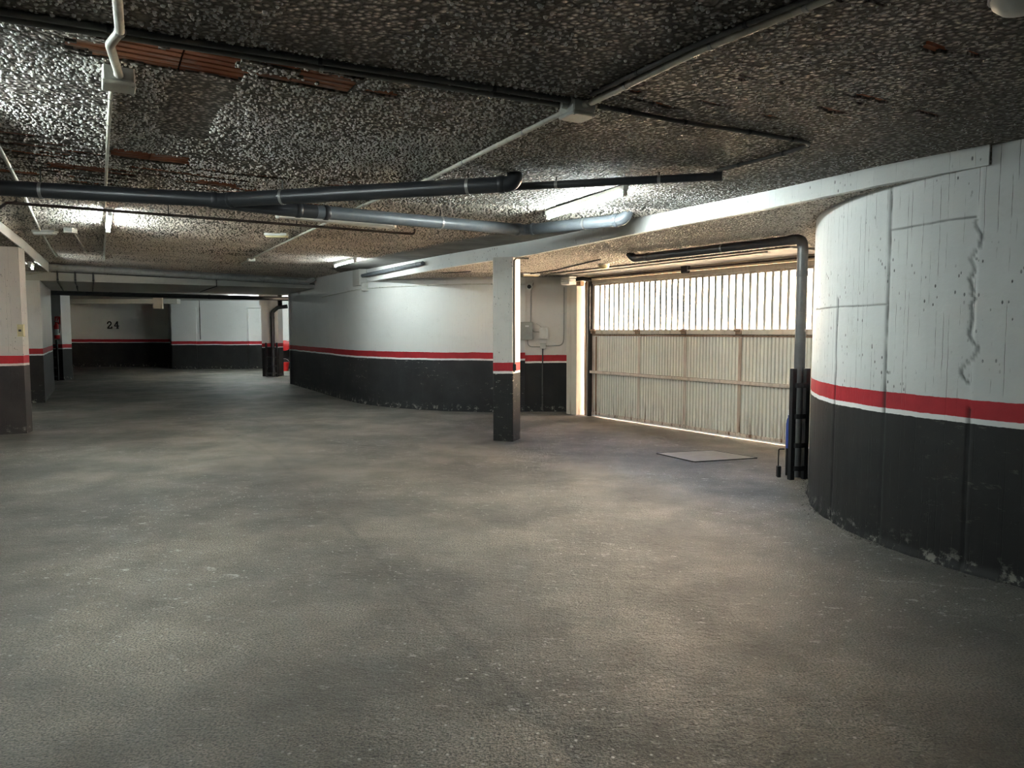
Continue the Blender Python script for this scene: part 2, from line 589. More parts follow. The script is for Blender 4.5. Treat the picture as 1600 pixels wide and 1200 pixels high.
def arc(p0, p1, p2, r, n=7):
    """round the corner p1 between p0 and p2"""
    p0, p1, p2 = Vector(p0), Vector(p1), Vector(p2)
    a, b = (p0 - p1).normalized(), (p2 - p1).normalized()
    ang = a.angle(b)
    d = min(r / math.tan(ang / 2), (p0 - p1).length * 0.95, (p2 - p1).length * 0.95)
    out = []
    s, e = p1 + a * d, p1 + b * d
    for i in range(n):
        t = i / (n - 1)
        out.append((1 - t) ** 2 * s + 2 * t * (1 - t) * p1 + t * t * e)
    return out


def roundpath(pts, r):
    out = [Vector(pts[0])]
    for i in range(1, len(pts) - 1):
        out += arc(pts[i - 1], pts[i], pts[i + 1], r)
    out.append(Vector(pts[-1]))
    return out


def catmull(pts, step):
    """smooth plan path resampled at even steps"""
    P = [np.array(p, float) for p in pts]
    P = [2 * P[0] - P[1]] + P + [2 * P[-1] - P[-2]]
    dense = []
    for i in range(1, len(P) - 2):
        for t in np.linspace(0, 1, 24, endpoint=False):
            a, b, c, d = P[i - 1], P[i], P[i + 1], P[i + 2]
            dense.append(0.5 * (2 * b + (c - a) * t + (2 * a - 5 * b + 4 * c - d) * t * t + (3 * b - a - 3 * c + d) * t ** 3))
    dense.append(P[-2])
    dense = np.array(dense)
    s = np.concatenate([[0], np.cumsum(np.linalg.norm(np.diff(dense, axis=0), axis=1))])
    n = max(2, int(round(s[-1] / step)) + 1)
    ss = np.linspace(0, s[-1], n)
    return np.stack([np.interp(ss, s, dense[:, 0]), np.interp(ss, s, dense[:, 1])], 1), ss


def vnoise(x, y, seed=0):
    """smooth value noise on arrays"""
    xi, yi = np.floor(x).astype(np.int64), np.floor(y).astype(np.int64)
    fx, fy = x - xi, y - yi
    fx, fy = fx * fx * (3 - 2 * fx), fy * fy * (3 - 2 * fy)

    def h(a, b):
        n = (a * 374761393 + b * 668265263 + seed * 1442695041) & 0x7fffffff
        n = ((n ^ (n >> 13)) * 1274126177) & 0x7fffffff
        return ((n ^ (n >> 16)) & 0xffff) / 65535.0
    return (h(xi, yi) * (1 - fx) + h(xi + 1, yi) * fx) * (1 - fy) + (h(xi, yi + 1) * (1 - fx) + h(xi + 1, yi + 1) * fx) * fy


def fnoise(x, y, seed=0, oct=3):
    s, a, t = 0, 1.0, 0
    for o in range(oct):
        s = s + a * vnoise(x * 2 ** o, y * 2 ** o, seed + o)
        t += a
        a *= 0.5
    return s / t


def in_poly(x, y, poly):
    ins = np.zeros(np.shape(x), bool)
    n = len(poly)
    for i in range(n):
        (x0, y0), (x1, y1) = poly[i], poly[(i + 1) % n]
        c = ((y0 > y) != (y1 > y)) & (x < (x1 - x0) * (y - y0) / (y1 - y0 + 1e-12) + x0)
        ins ^= c
    return ins


def side_of(pts, x, y):
    """x distance of points to the right of a polyline running in y"""
    P = sorted(pts, key=lambda p: p[1])
    return x - np.interp(y, [p[1] for p in P], [p[0] for p in P])


# ================================================================== FLOOR
def build_floor():
    xs = np.concatenate([np.arange(-26, -5, 1.0), np.arange(-5, 1, 0.025), np.arange(1, 8.6, 0.5)])
    ys = np.concatenate([np.arange(-7, 2.4, 0.5), np.arange(2.4, 12.6, 0.05), np.arange(12.6, 37, 1.0)])
    X, Y = np.meshgrid(xs, ys)
    seam_pts = [(-4.78, 11.99), (-2.9, 8.94), (-1.81, 6.83), (-1.06, 5.19), (-0.61, 4.28), (-0.12, 3.31), (0.3, 2.45)]
    sx = np.interp(Y, [p[1] for p in seam_pts[::-1]], [p[0] for p in seam_pts[::-1]]) + 0.05 * (fnoise(Y * 1.5, Y * 0, 3) - 0.5)
    d = np.abs(X - sx)
    w = np.where((Y > 2.45) & (Y < 11.9), np.clip(1 - d / 0.040, 0, 1), 0) * (0.35 + 0.65 * fnoise(Y * 2.3, X * 0, 9))
    Z = -0.007 * w
    n, m = X.shape
    idx = np.arange(n * m).reshape(n, m)
    F = np.stack([idx[:-1, :-1], idx[:-1, 1:], idx[1:, 1:], idx[1:, :-1]], -1).reshape(-1, 4)
    o = np_mesh('floor', np.stack([X, Y, Z], -1).reshape(-1, 3), F, M['floor'], smooth=True)
    at = o.data.attributes.new('seam', 'FLOAT', 'POINT')
    at.data.foreach_set('value', w.ravel().astype(np.float32))
    return struct(o)


build_floor()

# ================================================================== WALLS
RW = [(8.0, 0.6), (6.6, 1.25), (5.2, 2.1), (4.2, 2.95), (3.55, 3.68), (3.1, 4.36), (2.82, 4.86), (2.67, 5.32), (2.61, 5.75),
      (2.63, 6.2), (2.73, 6.65), (2.91, 7.14), (3.16, 7.62), (3.5, 8.15), (3.85, 8.62), (4.1, 9.1)]


def build_right_wall():
    P, S = catmull(RW, 0.014)
    T = np.gradient(P, axis=0); T /= np.linalg.norm(T, axis=1)[:, None]
    NR = np.stack([-T[:, 1], T[:, 0]], 1)          # to the room (left of travel)
    zs = np.concatenate([np.arange(-0.02, 0.2, 0.02), np.arange(0.2, 3.0, 0.025), np.arange(1.70, 1.78, 0.005), np.arange(2.22, 2.30, 0.005)])
    zs = np.unique(np.round(zs, 4))
    Sg, Zg = np.meshgrid(S, zs)

    def s_at(x, y):
        return S[np.argmin((P[:, 0] - x) ** 2 + (P[:, 1] - y) ** 2)]
    crack = np.zeros(Sg.shape)
    disp = 0.006 * (fnoise(Sg * 1.4, Zg * 0.9, 5) - 0.5) + 0.003 * (fnoise(Sg * 16, Zg * 1.5, 8) - 0.5)
    # joints between the shuttering panels, and one ragged crack
    seams = [(s_at(2.65, 5.27), 0.016, 0.022, 0, 3), (s_at(2.9, 4.65), 0.012, 0.016, 0, 1.05), (s_at(2.66, 5.93), 0.012, 0.016, 0, 1.8)]
    for k, (s0, dep, wid, z0, z1) in enumerate(seams):
        j = s0 + 0.012 * (fnoise(Zg * 7, Zg * 0, 20 + k) - 0.5)
        q = np.clip(1 - np.abs(Sg - j) / wid, 0, 1) * ((Zg >= z0) & (Zg <= z1))
        q = q * np.clip(0.2 + 1.3 * fnoise(Zg * 9, Zg * 0, 30 + k), 0, 1)
        crack = np.maximum(crack, q * (1.0 if k != 1 else 0.7))
        disp = disp - dep * q
    # panels sit a little proud of one another
    disp += np.where(Sg > seams[0][0], 0.0, 0.006) + np.where(Sg < seams[1][0], 0.004, 0.0)
    jz = s_at(2.9, 4.62) + 0.03 + 0.16 * (fnoise(Zg * 7, Zg * 0, 77, 5) - 0.5)
    q = np.clip(1 - np.abs(Sg - jz) / 0.015, 0, 1) * ((Zg > 1.2) & (Zg < 2.25))
    disp -= 0.005 * q
    crack = np.maximum(crack, 0.95 * q * np.clip(fnoise(Zg * 8, Zg * 0, 51) * 1.8 - 0.2, 0, 1))
    # horizontal day joints
    for zc, sa, sb in ((2.26, seams[1][0], seams[0][0]), (1.74, seams[0][0], seams[2][0] + 0.7)):
        q = np.clip(1 - np.abs(Zg - zc - 0.012 * (fnoise(Sg * 5, Zg * 0, 88) - 0.5)) / 0.009, 0, 1) * ((Sg > min(sa, sb)) & (Sg < max(sa, sb)))
        disp -= 0.005 * q
        crack = np.maximum(crack, 0.75 * q * np.clip(fnoise(Sg * 6, Zg, 50) * 1.6 - 0.2, 0, 1))
    # ragged foot
    disp += 0.03 * np.clip(1 - Zg / 0.05, 0, 1) * fnoise(Sg * 9, Zg * 0, 41)
    Xg = P[None, :, 0] + NR[None, :, 0] * disp
    Yg = P[None, :, 1] + NR[None, :, 1] * disp
    n, m = Xg.shape
    idx = np.arange(n * m).reshape(n, m)
    crack = np.maximum(crack, 0.8 * np.clip(1 - Zg / 0.06, 0, 1) * (fnoise(Sg * 9, Zg * 0, 41) > 0.5))
    F = np.stack([idx[:-1, :-1], idx[1:, :-1], idx[1:, 1:], idx[:-1, 1:]], -1).reshape(-1, 4)
    vs = np.stack([Xg, Yg, Zg], -1).reshape(-1, 3)
    o = np_mesh('wall_right', vs, F, M['wall_right'], smooth=True)
    uvl = o.data.uv_layers.new(name='UVMap')
    uv = np.stack([Sg, Zg], -1).reshape(-1, 2)
    li = np.empty(len(o.data.loops), np.int32); o.data.loops.foreach_get('vertex_index', li)
    uvl.data.foreach_set('uv', uv[li].astype(np.float32).ravel())
    o.data.attributes.new('crack', 'FLOAT', 'POINT').data.foreach_set('value', np.sqrt(crack).ravel().astype(np.float32))
    struct(o)
    return o


build_right_wall()


def wall_foot_debris():
    P, S = catmull(RW, 0.02)
    T = np.gradient(P, axis=0); T /= np.linalg.norm(T, axis=1)[:, None]
    NR = np.stack([-T[:, 1], T[:, 0]], 1)
    n = 2600
    k = rng.integers(0, len(P), n)
    d = np.abs(rng.normal(0, 0.035, n)) + 0.005
    m = fnoise(S[k] * 3, S[k] * 0, 91) > 0.42
    k, d = k[m], d[m]
    x, y = P[k, 0] + NR[k, 0] * d, P[k, 1] + NR[k, 1] * d
    r = (0.003 + 0.010 * rng.random(len(x)) ** 3)
    vs, fs = [], []
    for i in range(len(x)):
        b = len(vs)
        a0 = rng.random() * 6.28
        for q in range(4):
            a = a0 + q * 1.57
            vs.append((x[i] + math.cos(a) * r[i], y[i] + math.sin(a) * r[i], 0.0))
        vs.append((x[i], y[i], r[i] * 0.9))
        fs += [(b + q, b + (q + 1) % 4, b + 4) for q in range(4)]
    o = np_mesh('rubble', np.array(vs), np.array(fs), M['rubble'])
    o['kind'] = 'stuff'
    o['label'] = 'dark crumbs of plaster and grit along the foot of the curved right wall'
    o['category'] = 'rubble'


M['rubble'] = simple('grit', (0.10, 0.095, 0.085), 0.9, var=0.6, vscale=40)
wall_foot_debris()


def wall_strip(name, pts, z0, z1, mat, smooth_step=None, thick=0.22, side=1, smooth=False):
    """upright wall on a plan path; the room lies to the left of travel when side is 1"""
    if smooth_step:
        P, S = catmull(pts, smooth_step)
    else:
        P = np.array(pts, float)
        S = np.concatenate([[0], np.cumsum(np.linalg.norm(np.diff(P, axis=0), axis=1))])
    T = np.gradient(P, axis=0); T /= np.linalg.norm(T, axis=1)[:, None]
    NR = np.stack([-T[:, 1], T[:, 0]], 1) * side
    B = P - NR * thick
    mb = MB()
    f0 = z0 if callable(z0) else (lambda x, y: z0)
    f1 = z1 if callable(z1) else (lambda x, y: z1)
    for i in range(len(P) - 1):
        a, b, c, d = P[i], P[i + 1], B[i + 1], B[i]
        vs = [(a[0], a[1], f0(*a)), (b[0], b[1], f0(*b)), (b[0], b[1], f1(*b)), (a[0], a[1], f1(*a)),
              (d[0], d[1], f0(*a)), (c[0], c[1], f0(*b)), (c[0], c[1], f1(*b)), (d[0], d[1], f1(*a))]
        u0, u1 = S[i], S[i + 1]
        uv = [(u0, vs[0][2]), (u1, vs[1][2]), (u1, vs[2][2]), (u0, vs[3][2])] * 2
        fs = [(0, 1, 2, 3), (5, 4, 7, 6), (4, 5, 1, 0), (3, 2, 6, 7)]
        if i == 0:
            fs.append((4, 0, 3, 7))
        if i == len(P) - 2:
            fs.append((1, 5, 6, 2))
        if side < 0:
            fs = [tuple(reversed(f)) for f in fs]
        mb.add(vs, fs, uv)
    o = mb.build(name, mat, None, False)
    if smooth:
        bm = bmesh.new(); bm.from_mesh(o.data)
        bmesh.ops.remove_doubles(bm, verts=bm.verts, dist=0.0005)
        bm.to_mesh(o.data); bm.free()
        o.data.polygons.foreach_set('use_smooth', [True] * len(o.data.polygons))
        o.data.set_sharp_from_angle(angle=math.radians(35))
    return struct(o)


# curved wall between the passage and the gate recess
MW = [(-6.46, 21.48), (-5.83, 20.30), (-4.9, 18.60), (-4.22, 17.32), (-3.62, 16.25), (-3.08, 15.47), (-2.31, 14.78), (-1.4, 14.25),
      (-0.36, 13.99), (0.25, 14.08)]
wall_strip('wall_middle', MW, 0, 3.1, M['wall_mid'], 0.2, side=-1, smooth=True)
struct(MB().prism([(-6.52, 21.56), (-6.44, 21.38), (-6.2, 21.46), (-6.26, 21.7)], 0, 2.63).build('wall_end', M['wall_mid']))
wall_strip('wall_recess', [(0.20, 14.10), (1.16, 14.10)], 0, 3.0, M['wall_gate'], side=-1)
wall_strip('wall_recess_return', [(1.10, 14.12), (1.12, 13.62)], 0, 3.0, M['wall_gate'], side=-1, thick=0.12)
# gate side wall to the right, past the opening
gB = GA + GD * 4.82
wall_strip('wall_gate', [tuple(gB), tuple(GA + GD * 5.3)], 0, 3.0, M['wall_gate'], side=-1, thick=0.3)
# the rest of the room, behind and beside the camera
wall_strip('wall_behind', [(8.2, -6.0), (-12.0, -6.0)], 0, 3.3, M['wall_left'], side=-1)
wall_strip('wall_far_right', [(8.0, 0.7), (8.0, -6.2)], 0, 3.3, M['wall_left'], side=-1)
wall_strip('wall_left', [(-12.0, -6.2), (-12.0, 15.0)], 0, 3.3, M['wall_left'], side=-1)
# pier left of the passage: front face and the long flank
pier = [(-12.1, 14.78), (-10.12, 15.89), (-12.12, 19.45), (-14.1, 18.34)]
struct(MB().prism(pier, 0, 3.2).build('wall_pier', M['wall_left']))

# far room
wall_strip('wall_far_left', [(-20.0, 17.0), (-20.0, 32.0)], 0, 3.0, M['wall_far'], side=-1)
wall_strip('wall_near_far_left', [(-12.3, 19.3), (-20.0, 18.6)], 0, 3.0, M['wall_far'], side=-1)
wall_strip('wall_bay', [(-20.0, 32.0), (-14.9, 32.0)], 0, 3.0, M['wall_bay'], side=-1)
wall_strip('wall_bay_return', [(-14.9, 32.0), (-13.83, 30.05)], 0, 3.0, M['wall_bay'], side=-1)
wall_strip('wall_far_end', [(-4.5, 37), (-4.5, 21.4)], 0, 3.0, M['wall_far'], side=-1)
# far wall: shallow blind panel and a deeper niche let into it
wall_strip('wall_back', [(-14.0, 30.22), (-4.5, 30.22)], 0, 3.0, M['wall_far'], side=-1)


def far_block(x0, x1, z0, z1, y=30.0):
    mb = MB()
    mb.prism([(x0, y), (x1, y), (x1, 30.24), (x0, 30.24)], z0, z1)
    o = mb.build('trim', M['wall_far'])
    return struct(o)


far_block(-13.85, -12.83, 0, 3.0)
far_block(-12.83, -11.24, 0, 2.50, 30.03)      # blind panel, set back 3 cm
far_block(-12.83, -11.24, 2.50, 3.0)
far_block(-11.24, -10.78, 0, 3.0)
far_block(-10.78, -8.9, 2.47, 3.0)
far_block(-8.9, -4.6, 2.44, 3.0)
far_block(-9.0, -8.8, 0, 2.46)


# ================================================================== CEILINGS
def peel_mask(a, b):
    """where the sprayed plaster has come off, in the slab's own axes"""
    n1 = fnoise(a * 6, b * 30, 1, 4)
    n2 = fnoise(a * 5, b * 16, 2, 4)
    jag = (n1 - 0.5)
    m = np.zeros(a.shape, bool)
    # the large patch by the conduit
    top = 3.60 - 0.13 * a + 0.10 * jag + np.where(a > 0.40, 0.04, 0.0)
    bot = 3.99 - 0.06 * np.clip(a, 0, 1) + 0.10 * (n2 - 0.5)
    m |= (a > -0.11 + 0.28 * jag) & (a < 0.66 + 0.2 * (n2 - 0.5)) & (b > top) & (b < bot) & ~((n2 > 0.66) & (a < 0.33))
    # thinner patch next to it
    m |= (a > 0.72) & (a < 1.18) & (b > 3.53) & (b < 3.86) & (n2 > 0.50 - 0.10 * (a > 0.93))
    m |= (a > 1.22) & (a < 1.42) & (b > 3.62) & (b < 3.78) & (n2 > 0.56)
    # clean rectangular block further on
    m |= (a > 0.13 + 0.04 * jag) & (a < 0.42 + 0.05 * jag) & (b > 5.97) & (b < 6.30)
    # long strips on the same joist line
    n3 = fnoise(a * 2.1, b * 11, 12, 4)
    m |= (b > 5.85) & (b < 7.7) & (a > -1.6) & (a < 2.0) & (n3 > 0.545 + 0.035 * np.clip(a, 0, 2))
    m |= (b > 6.55) & (b < 7.05) & (a > -0.5) & (a < 1.3) & (n3 > 0.49)
    # few slits in the dark right hand side
    m |= (b > 1.0) & (b < 3.2) & (a > 2.2) & (a < 4.0) & (fnoise(a * 2.6, b * 12, 19, 4) > 0.745)
    return m


def build_ceiling():
    B, SUB = 0.12, 8
    a0, b0 = -14.0, -12.0
    na, nb = int(25 / B), int(36 / B)
    A, Bc = np.meshgrid(a0 + (np.arange(na) + 0.5) * B, b0 + (np.arange(nb) + 0.5) * B, indexing='ij')
    Xc, Yc = A * V2[0] + Bc * U2[0], A * V2[1] + Bc * U2[1]
    keep = (Yc > -6.2) & (Xc > -12.2) & (Xc < 8.1) & (Yc < 21.5) & (side_of(STEP, Xc, Yc) < 0.22) | ((Yc < 4.7) & (Yc > -6.2) & (Xc < 8.1) & (Xc > -12.2))
    fine = np.zeros(keep.shape, bool)
    for i in range(na):
        sel = keep[i] & (Yc[i] > 2.0) & (Yc[i] < 9.2) & (np.abs(Xc[i]) < 0.78 * Yc[i] + 0.5)
        if not sel.any():
            continue
        js = np.where(sel)[0]
        for j in js:
            aa = a0 + i * B + (np.arange(SUB) + 0.5) * B / SUB
            bb = b0 + j * B + (np.arange(SUB) + 0.5) * B / SUB
            if (3.3 < bb[0] < 4.2 or 5.8 < bb[0] < 7.8 or 0.9 < bb[0] < 3.3) and peel_mask(*np.meshgrid(aa, bb, indexing='ij')).any():
                fine[i, j] = True
    quads = []
    ci, cj = np.where(keep & ~fine)
    for i, j in zip(ci, cj):
        quads.append((a0 + i * B, a0 + (i + 1) * B, b0 + j * B, b0 + (j + 1) * B))
    d = B / SUB
    holes = []
    fi, fj = np.where(fine)
    for i, j in zip(fi, fj):
        aa = a0 + i * B + (np.arange(SUB) + 0.5) * d
        bb = b0 + j * B + (np.arange(SUB) + 0.5) * d
        mk = peel_mask(*np.meshgrid(aa, bb, indexing='ij'))
        for p in range(SUB):
            for q in range(SUB):
                r = (a0 + i * B + p * d, a0 + i * B + (p + 1) * d, b0 + j * B + q * d, b0 + j * B + (q + 1) * d)
                (holes if mk[p, q] else quads).append(r)
    Q = np.array(quads)
    cor = np.stack([Q[:, [0, 2]], Q[:, [0, 3]], Q[:, [1, 3]], Q[:, [1, 2]]], 1)      # faces down
    X = cor[..., 0] * V2[0] + cor[..., 1] * U2[0]
    Y = cor[..., 0] * V2[1] + cor[..., 1] * U2[1]
    Zz = 2.76 - 0.025 * X
    vs = np.stack([X, Y, Zz], -1).reshape(-1, 3)
    fs = np.arange(len(vs)).reshape(-1, 4)
    # plaster edge around every hole
    hs = {(round(h[0] / d), round(h[2] / d)) for h in holes}
    ev, ef = [], []
    for h in holes:
        p, q = round(h[0] / d), round(h[2] / d)
        for (dp, dq, e) in ((-1, 0, ((h[0], h[2]), (h[0], h[3]))), (1, 0, ((h[1], h[3]), (h[1], h[2]))),
                            (0, -1, ((h[1], h[2]), (h[0], h[2]))), (0, 1, ((h[0], h[3]), (h[1], h[3])))):
            if (p + dp, q + dq) not in hs:
                k = len(ev)
                for (a, b), up in ((e[0], 0), (e[1], 0), (e[1], 1), (e[0], 1)):
                    x, y = a * V2[0] + b * U2[0], a * V2[1] + b * U2[1]
                    ev.append((x, y, cz(x, y) + 0.016 * up))
                ef.append((k, k + 1, k + 2, k + 3))
    if ev:
        fs = np.concatenate([fs, np.array(ef) + len(vs)])
        vs = np.concatenate([vs, np.array(ev)])
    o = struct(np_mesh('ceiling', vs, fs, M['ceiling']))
    # clay blocks behind the holes
    LA, LB, OA, OB = 0.50, 0.45, 0.385, 3.55
    need = sorted({(math.floor(((h[0] + h[1]) / 2 - OA) / LA), math.floor(((h[2] + h[3]) / 2 - OB) / LB)) for h in holes})
    mb = MB()
    g = 0.004
    ribs = 7
    prof = []
    for r in range(ribs):
        w = (LB - 2 * g) / ribs
        y0 = -LB / 2 + g + r * w
        prof += [(y0, 0.012), (y0 + w * 0.16, 0.0), (y0 + w * 0.84, 0.0), (y0 + w, 0.012)]
    vs, fs = [], []
    for xx in (-LA / 2 + g, LA / 2 - g):
        vs += [(xx, y, z) for y, z in prof]
    n = len(prof)
    vs += [(-LA / 2 + g, -LB / 2 + g, 0.1), (LA / 2 - g, -LB / 2 + g, 0.1), (LA / 2 - g, LB / 2 - g, 0.1), (-LA / 2 + g, LB / 2 - g, 0.1)]
    for r in range(n - 1):
        fs.append((r, r + 1, n + r + 1, n + r))
    fs += [(0, n, 2 * n + 1, 2 * n), (n - 1, 2 * n + 3, 2 * n + 2, 2 * n - 1), tuple([2 * n] + [2 * n + 3] + list(range(n - 1, -1, -1))),
           tuple([2 * n + 1] + list(range(n, 2 * n)) + [2 * n + 2]), (2 * n, 2 * n + 1, 2 * n + 2, 2 * n + 3)]
    mb.add(vs, fs)
    first = None
    for (p, q) in need:
        if first is None:
            bo = mb.build('brick', M['brick'], o)
            first = bo
        else:
            bo = first.copy()
            COL.objects.link(bo)
            bo.parent = o
        a, b = OA + (p + 0.5) * LA, OB + (q + 0.5) * LB
        x, y = a * V2[0] + b * U2[0], a * V2[1] + b * U2[1]
        bo.location = (x, y, cz(x, y) + 0.010 + 0.004 * random.random())
        bo.rotation_euler = (0, math.atan(0.025), math.atan2(V2[1], V2[0]))
    return o


CEIL = build_ceiling()


def smooth_zone(x, y):
    """bare trowelled strips without lumps"""
    z = np.zeros(np.shape(x), bool)
    a, b = x * V2[0] + y * V2[1], x * U2[0] + y * U2[1]
    z |= (a > 0.33 + 0.08 * fnoise(b * 5, a * 3, 4)) & (a < 0.62 + 0.08 * fnoise(b * 4, a * 2, 5)) & (b > 3.98) & (b < 5.3)
    z |= (a > 0.60 + 0.1 * fnoise(b * 5, a * 3, 6)) & (a < 1.12 + 0.12 * fnoise(b * 4, a * 2, 7)) & (b > 2.2) & (b < 3.36)
    return z


def lumps(name, parent, x, y, zf, r, h, mat, simple_dome=False):
    """low domes hanging from a ceiling, one mesh"""
    n = len(x)
    K = 5
    ph = rng.random(n) * 6.28
    ring = np.arange(K) * 2 * math.pi / K
    ang = ph[:, None] + ring[None, :]
    el = 1 + 0.35 * (rng.random((n, K)) - 0.5)
    z0 = zf(x, y)
    v = np.zeros((n, 2 * K + 1, 3))
    v[:, :K, 0] = x[:, None] + np.cos(ang) * r[:, None] * el
    v[:, :K, 1] = y[:, None] + np.sin(ang) * r[:, None] * el
    v[:, :K, 2] = z0[:, None] + 0.001
    v[:, K:2 * K, 0] = x[:, None] + np.cos(ang) * r[:, None] * el * 0.80
    v[:, K:2 * K, 1] = y[:, None] + np.sin(ang) * r[:, None] * el * 0.80
    v[:, K:2 * K, 2] = z0[:, None] - h[:, None] * 0.62
    v[:, 2 * K, 0] = x + (rng.random(n) - 0.5) * r * 0.5
    v[:, 2 * K, 1] = y + (rng.random(n) - 0.5) * r * 0.5
    v[:, 2 * K, 2] = z0 - h
    tris = []
    for k in range(K):
        k2 = (k + 1) % K
        tris += [(k, K + k2, k2), (k, K + k, K + k2), (K + k, 2 * K, K + k2)]
    if simple_dome:
        v[:, K:2 * K] = v[:, :K]
        tris = [(k, 2 * K, (k + 1) % K) for k in range(K)]
    T = np.array(tris)
    F = (T[None] + (np.arange(n) * (2 * K + 1))[:, None, None]).reshape(-1, 3)
    o = np_mesh(name, v.reshape(-1, 3), F, mat, parent, smooth=True)
    o['kind'] = 'stuff'
    return o


def jitter(x0, x1, y0, y1, s):
    gx, gy = np.meshgrid(np.arange(x0, x1, s), np.arange(y0, y1, s))
    x = gx.ravel() + (rng.random(gx.size) - 0.5) * s * 0.95
    y = gy.ravel() + (rng.random(gx.size) - 0.5) * s * 0.95
    return x, y


x, y = jitter(-5.6, 3.6, 2.2, 7.4, 0.0225)
a, b = x * V2[0] + y * V2[1], x * U2[0] + y * U2[1]
ok = (np.abs(x) < 0.735 * y + 0.25) & (side_of(STEP, x, y) < -0.02) & ~peel_mask(a, b) & ~smooth_zone(x, y)
dens = fnoise(a * 1.5, b * 2.4, 60, 3)
right = np.clip((a - 2.2) / 1.0, 0, 1)          # right hand field: lower, finer lumps
ok &= rng.random(x.size) < np.clip(0.42 + 1.5 * (dens - 0.38), 0.12, 0.95) * (1 - 0.30 * right) * np.clip(0.55 + (b - 2.9) * 0.5 - (a - 0.2) * 0.1, 0.45, 1.0)
x, y, right, dens = x[ok], y[ok], right[ok], dens[ok]
rr = (0.0050 + 0.0055 * rng.random(x.size) ** 1.5) * (1 - 0.22 * right)
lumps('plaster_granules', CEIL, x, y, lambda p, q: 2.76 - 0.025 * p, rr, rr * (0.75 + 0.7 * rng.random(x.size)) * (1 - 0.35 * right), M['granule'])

# the same crust further off, simpler domes in a daylight-warmed colour
x, y = jitter(-10.0, 2.2, 7.2, 18.8, 0.037)
a, b = x * V2[0] + y * V2[1], x * U2[0] + y * U2[1]
ok = (np.abs(x) < 0.72 * y + 0.2) & (side_of(STEP, x, y) < np.where(y > 8.6, -0.8, -0.02)) & (side_of(LSTEP, x, y) > 0.03) & ~peel_mask(a, b)
ok &= rng.random(x.size) < np.clip(0.75 + 1.2 * (fnoise(a * 0.9, b * 1.4, 61, 3) - 0.45), 0.25, 0.97)
x, y = x[ok], y[ok]
rr = 0.009 + 0.008 * rng.random(x.size)
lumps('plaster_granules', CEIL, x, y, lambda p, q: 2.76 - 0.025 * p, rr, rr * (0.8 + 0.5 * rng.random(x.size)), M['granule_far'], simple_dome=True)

# lower soffit on the gate side
soff_poly = STEP + [(-2.6, 15.2), (-1.4, 14.4), (-0.36, 14.1), (0.25, 14.2), (1.14, 14.2), (1.14, 13.9)] + \
    [tuple(GA + GN * 0.05), tuple(GA + GD * 5.0 + GN * 0.05), (3.95, 8.6), (3.6, 8.1), (3.3, 7.7), (3.02, 7.14), (2.85, 6.65), (2.76, 6.2), (2.74, 5.75),
     (2.80, 5.32), (2.95, 4.9), (3.15, 4.62)]
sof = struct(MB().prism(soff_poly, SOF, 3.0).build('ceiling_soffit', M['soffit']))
x, y = jitter(-2.0, 3.6, 4.5, 12.9, 0.027)
ok = in_poly(x, y, soff_poly) & (rng.random(x.size) < 0.62)
rr = 0.007 + 0.007 * rng.random(ok.sum())
lumps('plaster_granules', sof, x[ok], y[ok], lambda p, q: np.full(np.shape(p), SOF), rr, rr * 0.9, M['granule_soffit'], simple_dome=True)

# the white step between the two ceiling levels, a thin cast face
mb = MB()
P, S = catmull(STEP, 0.25)
T = np.gradient(P, axis=0); T /= np.linalg.norm(T, axis=1)[:, None]
NR = np.stack([-T[:, 1], T[:, 0]], 1)
run = 0
Pf = P + NR * 0.012
poly = [tuple(p) for p in Pf] + [tuple(p) for p in (P - NR * 0.05)[::-1]]
for i in range(len(P) - 1):
    q = [Pf[i], Pf[i + 1], P[i + 1] - NR[i + 1] * 0.05, P[i] - NR[i] * 0.05]
    zt = [cz(*t) + 0.02 for t in q]
    vs = [(t[0], t[1], SOF - 0.006) for t in q] + [(t[0], t[1], zt[k]) for k, t in enumerate(q)]
    uv = [(S[i], SOF), (S[i + 1], SOF), (S[i + 1], SOF + .05), (S[i], SOF + .05), (S[i], zt[0]), (S[i + 1], zt[1]), (S[i + 1], zt[1]), (S[i], zt[0])]
    fs = [(1, 0, 4, 5), (3, 2, 1, 0)[::-1], (2, 3, 7, 6)]
    if i == 0:
        fs.append((0, 3, 7, 4))
    mb.add(vs, fs, uv)
struct(mb.build('trim_1', M['beam']))
# bare smooth margin of the main slab beside the step
mb = MB()
for i in range(len(P) - 1):
    if P[i][1] < 8.6:
        continue
    w0, w1 = min(0.75, (P[i][1] - 8.4) * 0.5), min(0.75, (P[i + 1][1] - 8.4) * 0.5)
    q = [P[i], P[i + 1], P[i + 1] + NR[i + 1] * w1, P[i] + NR[i] * w0]
    vs = [(t[0], t[1], cz(*t) - 0.008) for t in q] + [(t[0], t[1], cz(*t) + 0.01) for t in q]
    mb.add(vs, [(0, 1, 2, 3), (3, 2, 6, 7), (0, 3, 7, 4)])
struct(mb.build('trim_2', M['smooth']))

# lower soffit on the left with its white step
lp = LSTEP + [(-12.0, 15.0), (-12.1, 6.4)]
struct(MB().prism(lp, LSOF, 3.25).build('ceiling_soffit_left', M['soffit']))
mb = MB()
for i in range(len(LSTEP) - 1):
    (x0, y0), (x1, y1) = LSTEP[i], LSTEP[i + 1]
    t = np.array((x1 - x0, y1 - y0)); t /= np.linalg.norm(t); nn = np.array((t[1], -t[0]))
    mb.prism([(x0, y0), (x1, y1), (x1 + nn[0] * .02, y1 + nn[1] * .02), (x0 + nn[0] * .02, y0 + nn[1] * .02)], LSOF - 0.01, lambda px, py: cz(px, py) + 0.03)
struct(mb.build('trim_3', M['beam']))

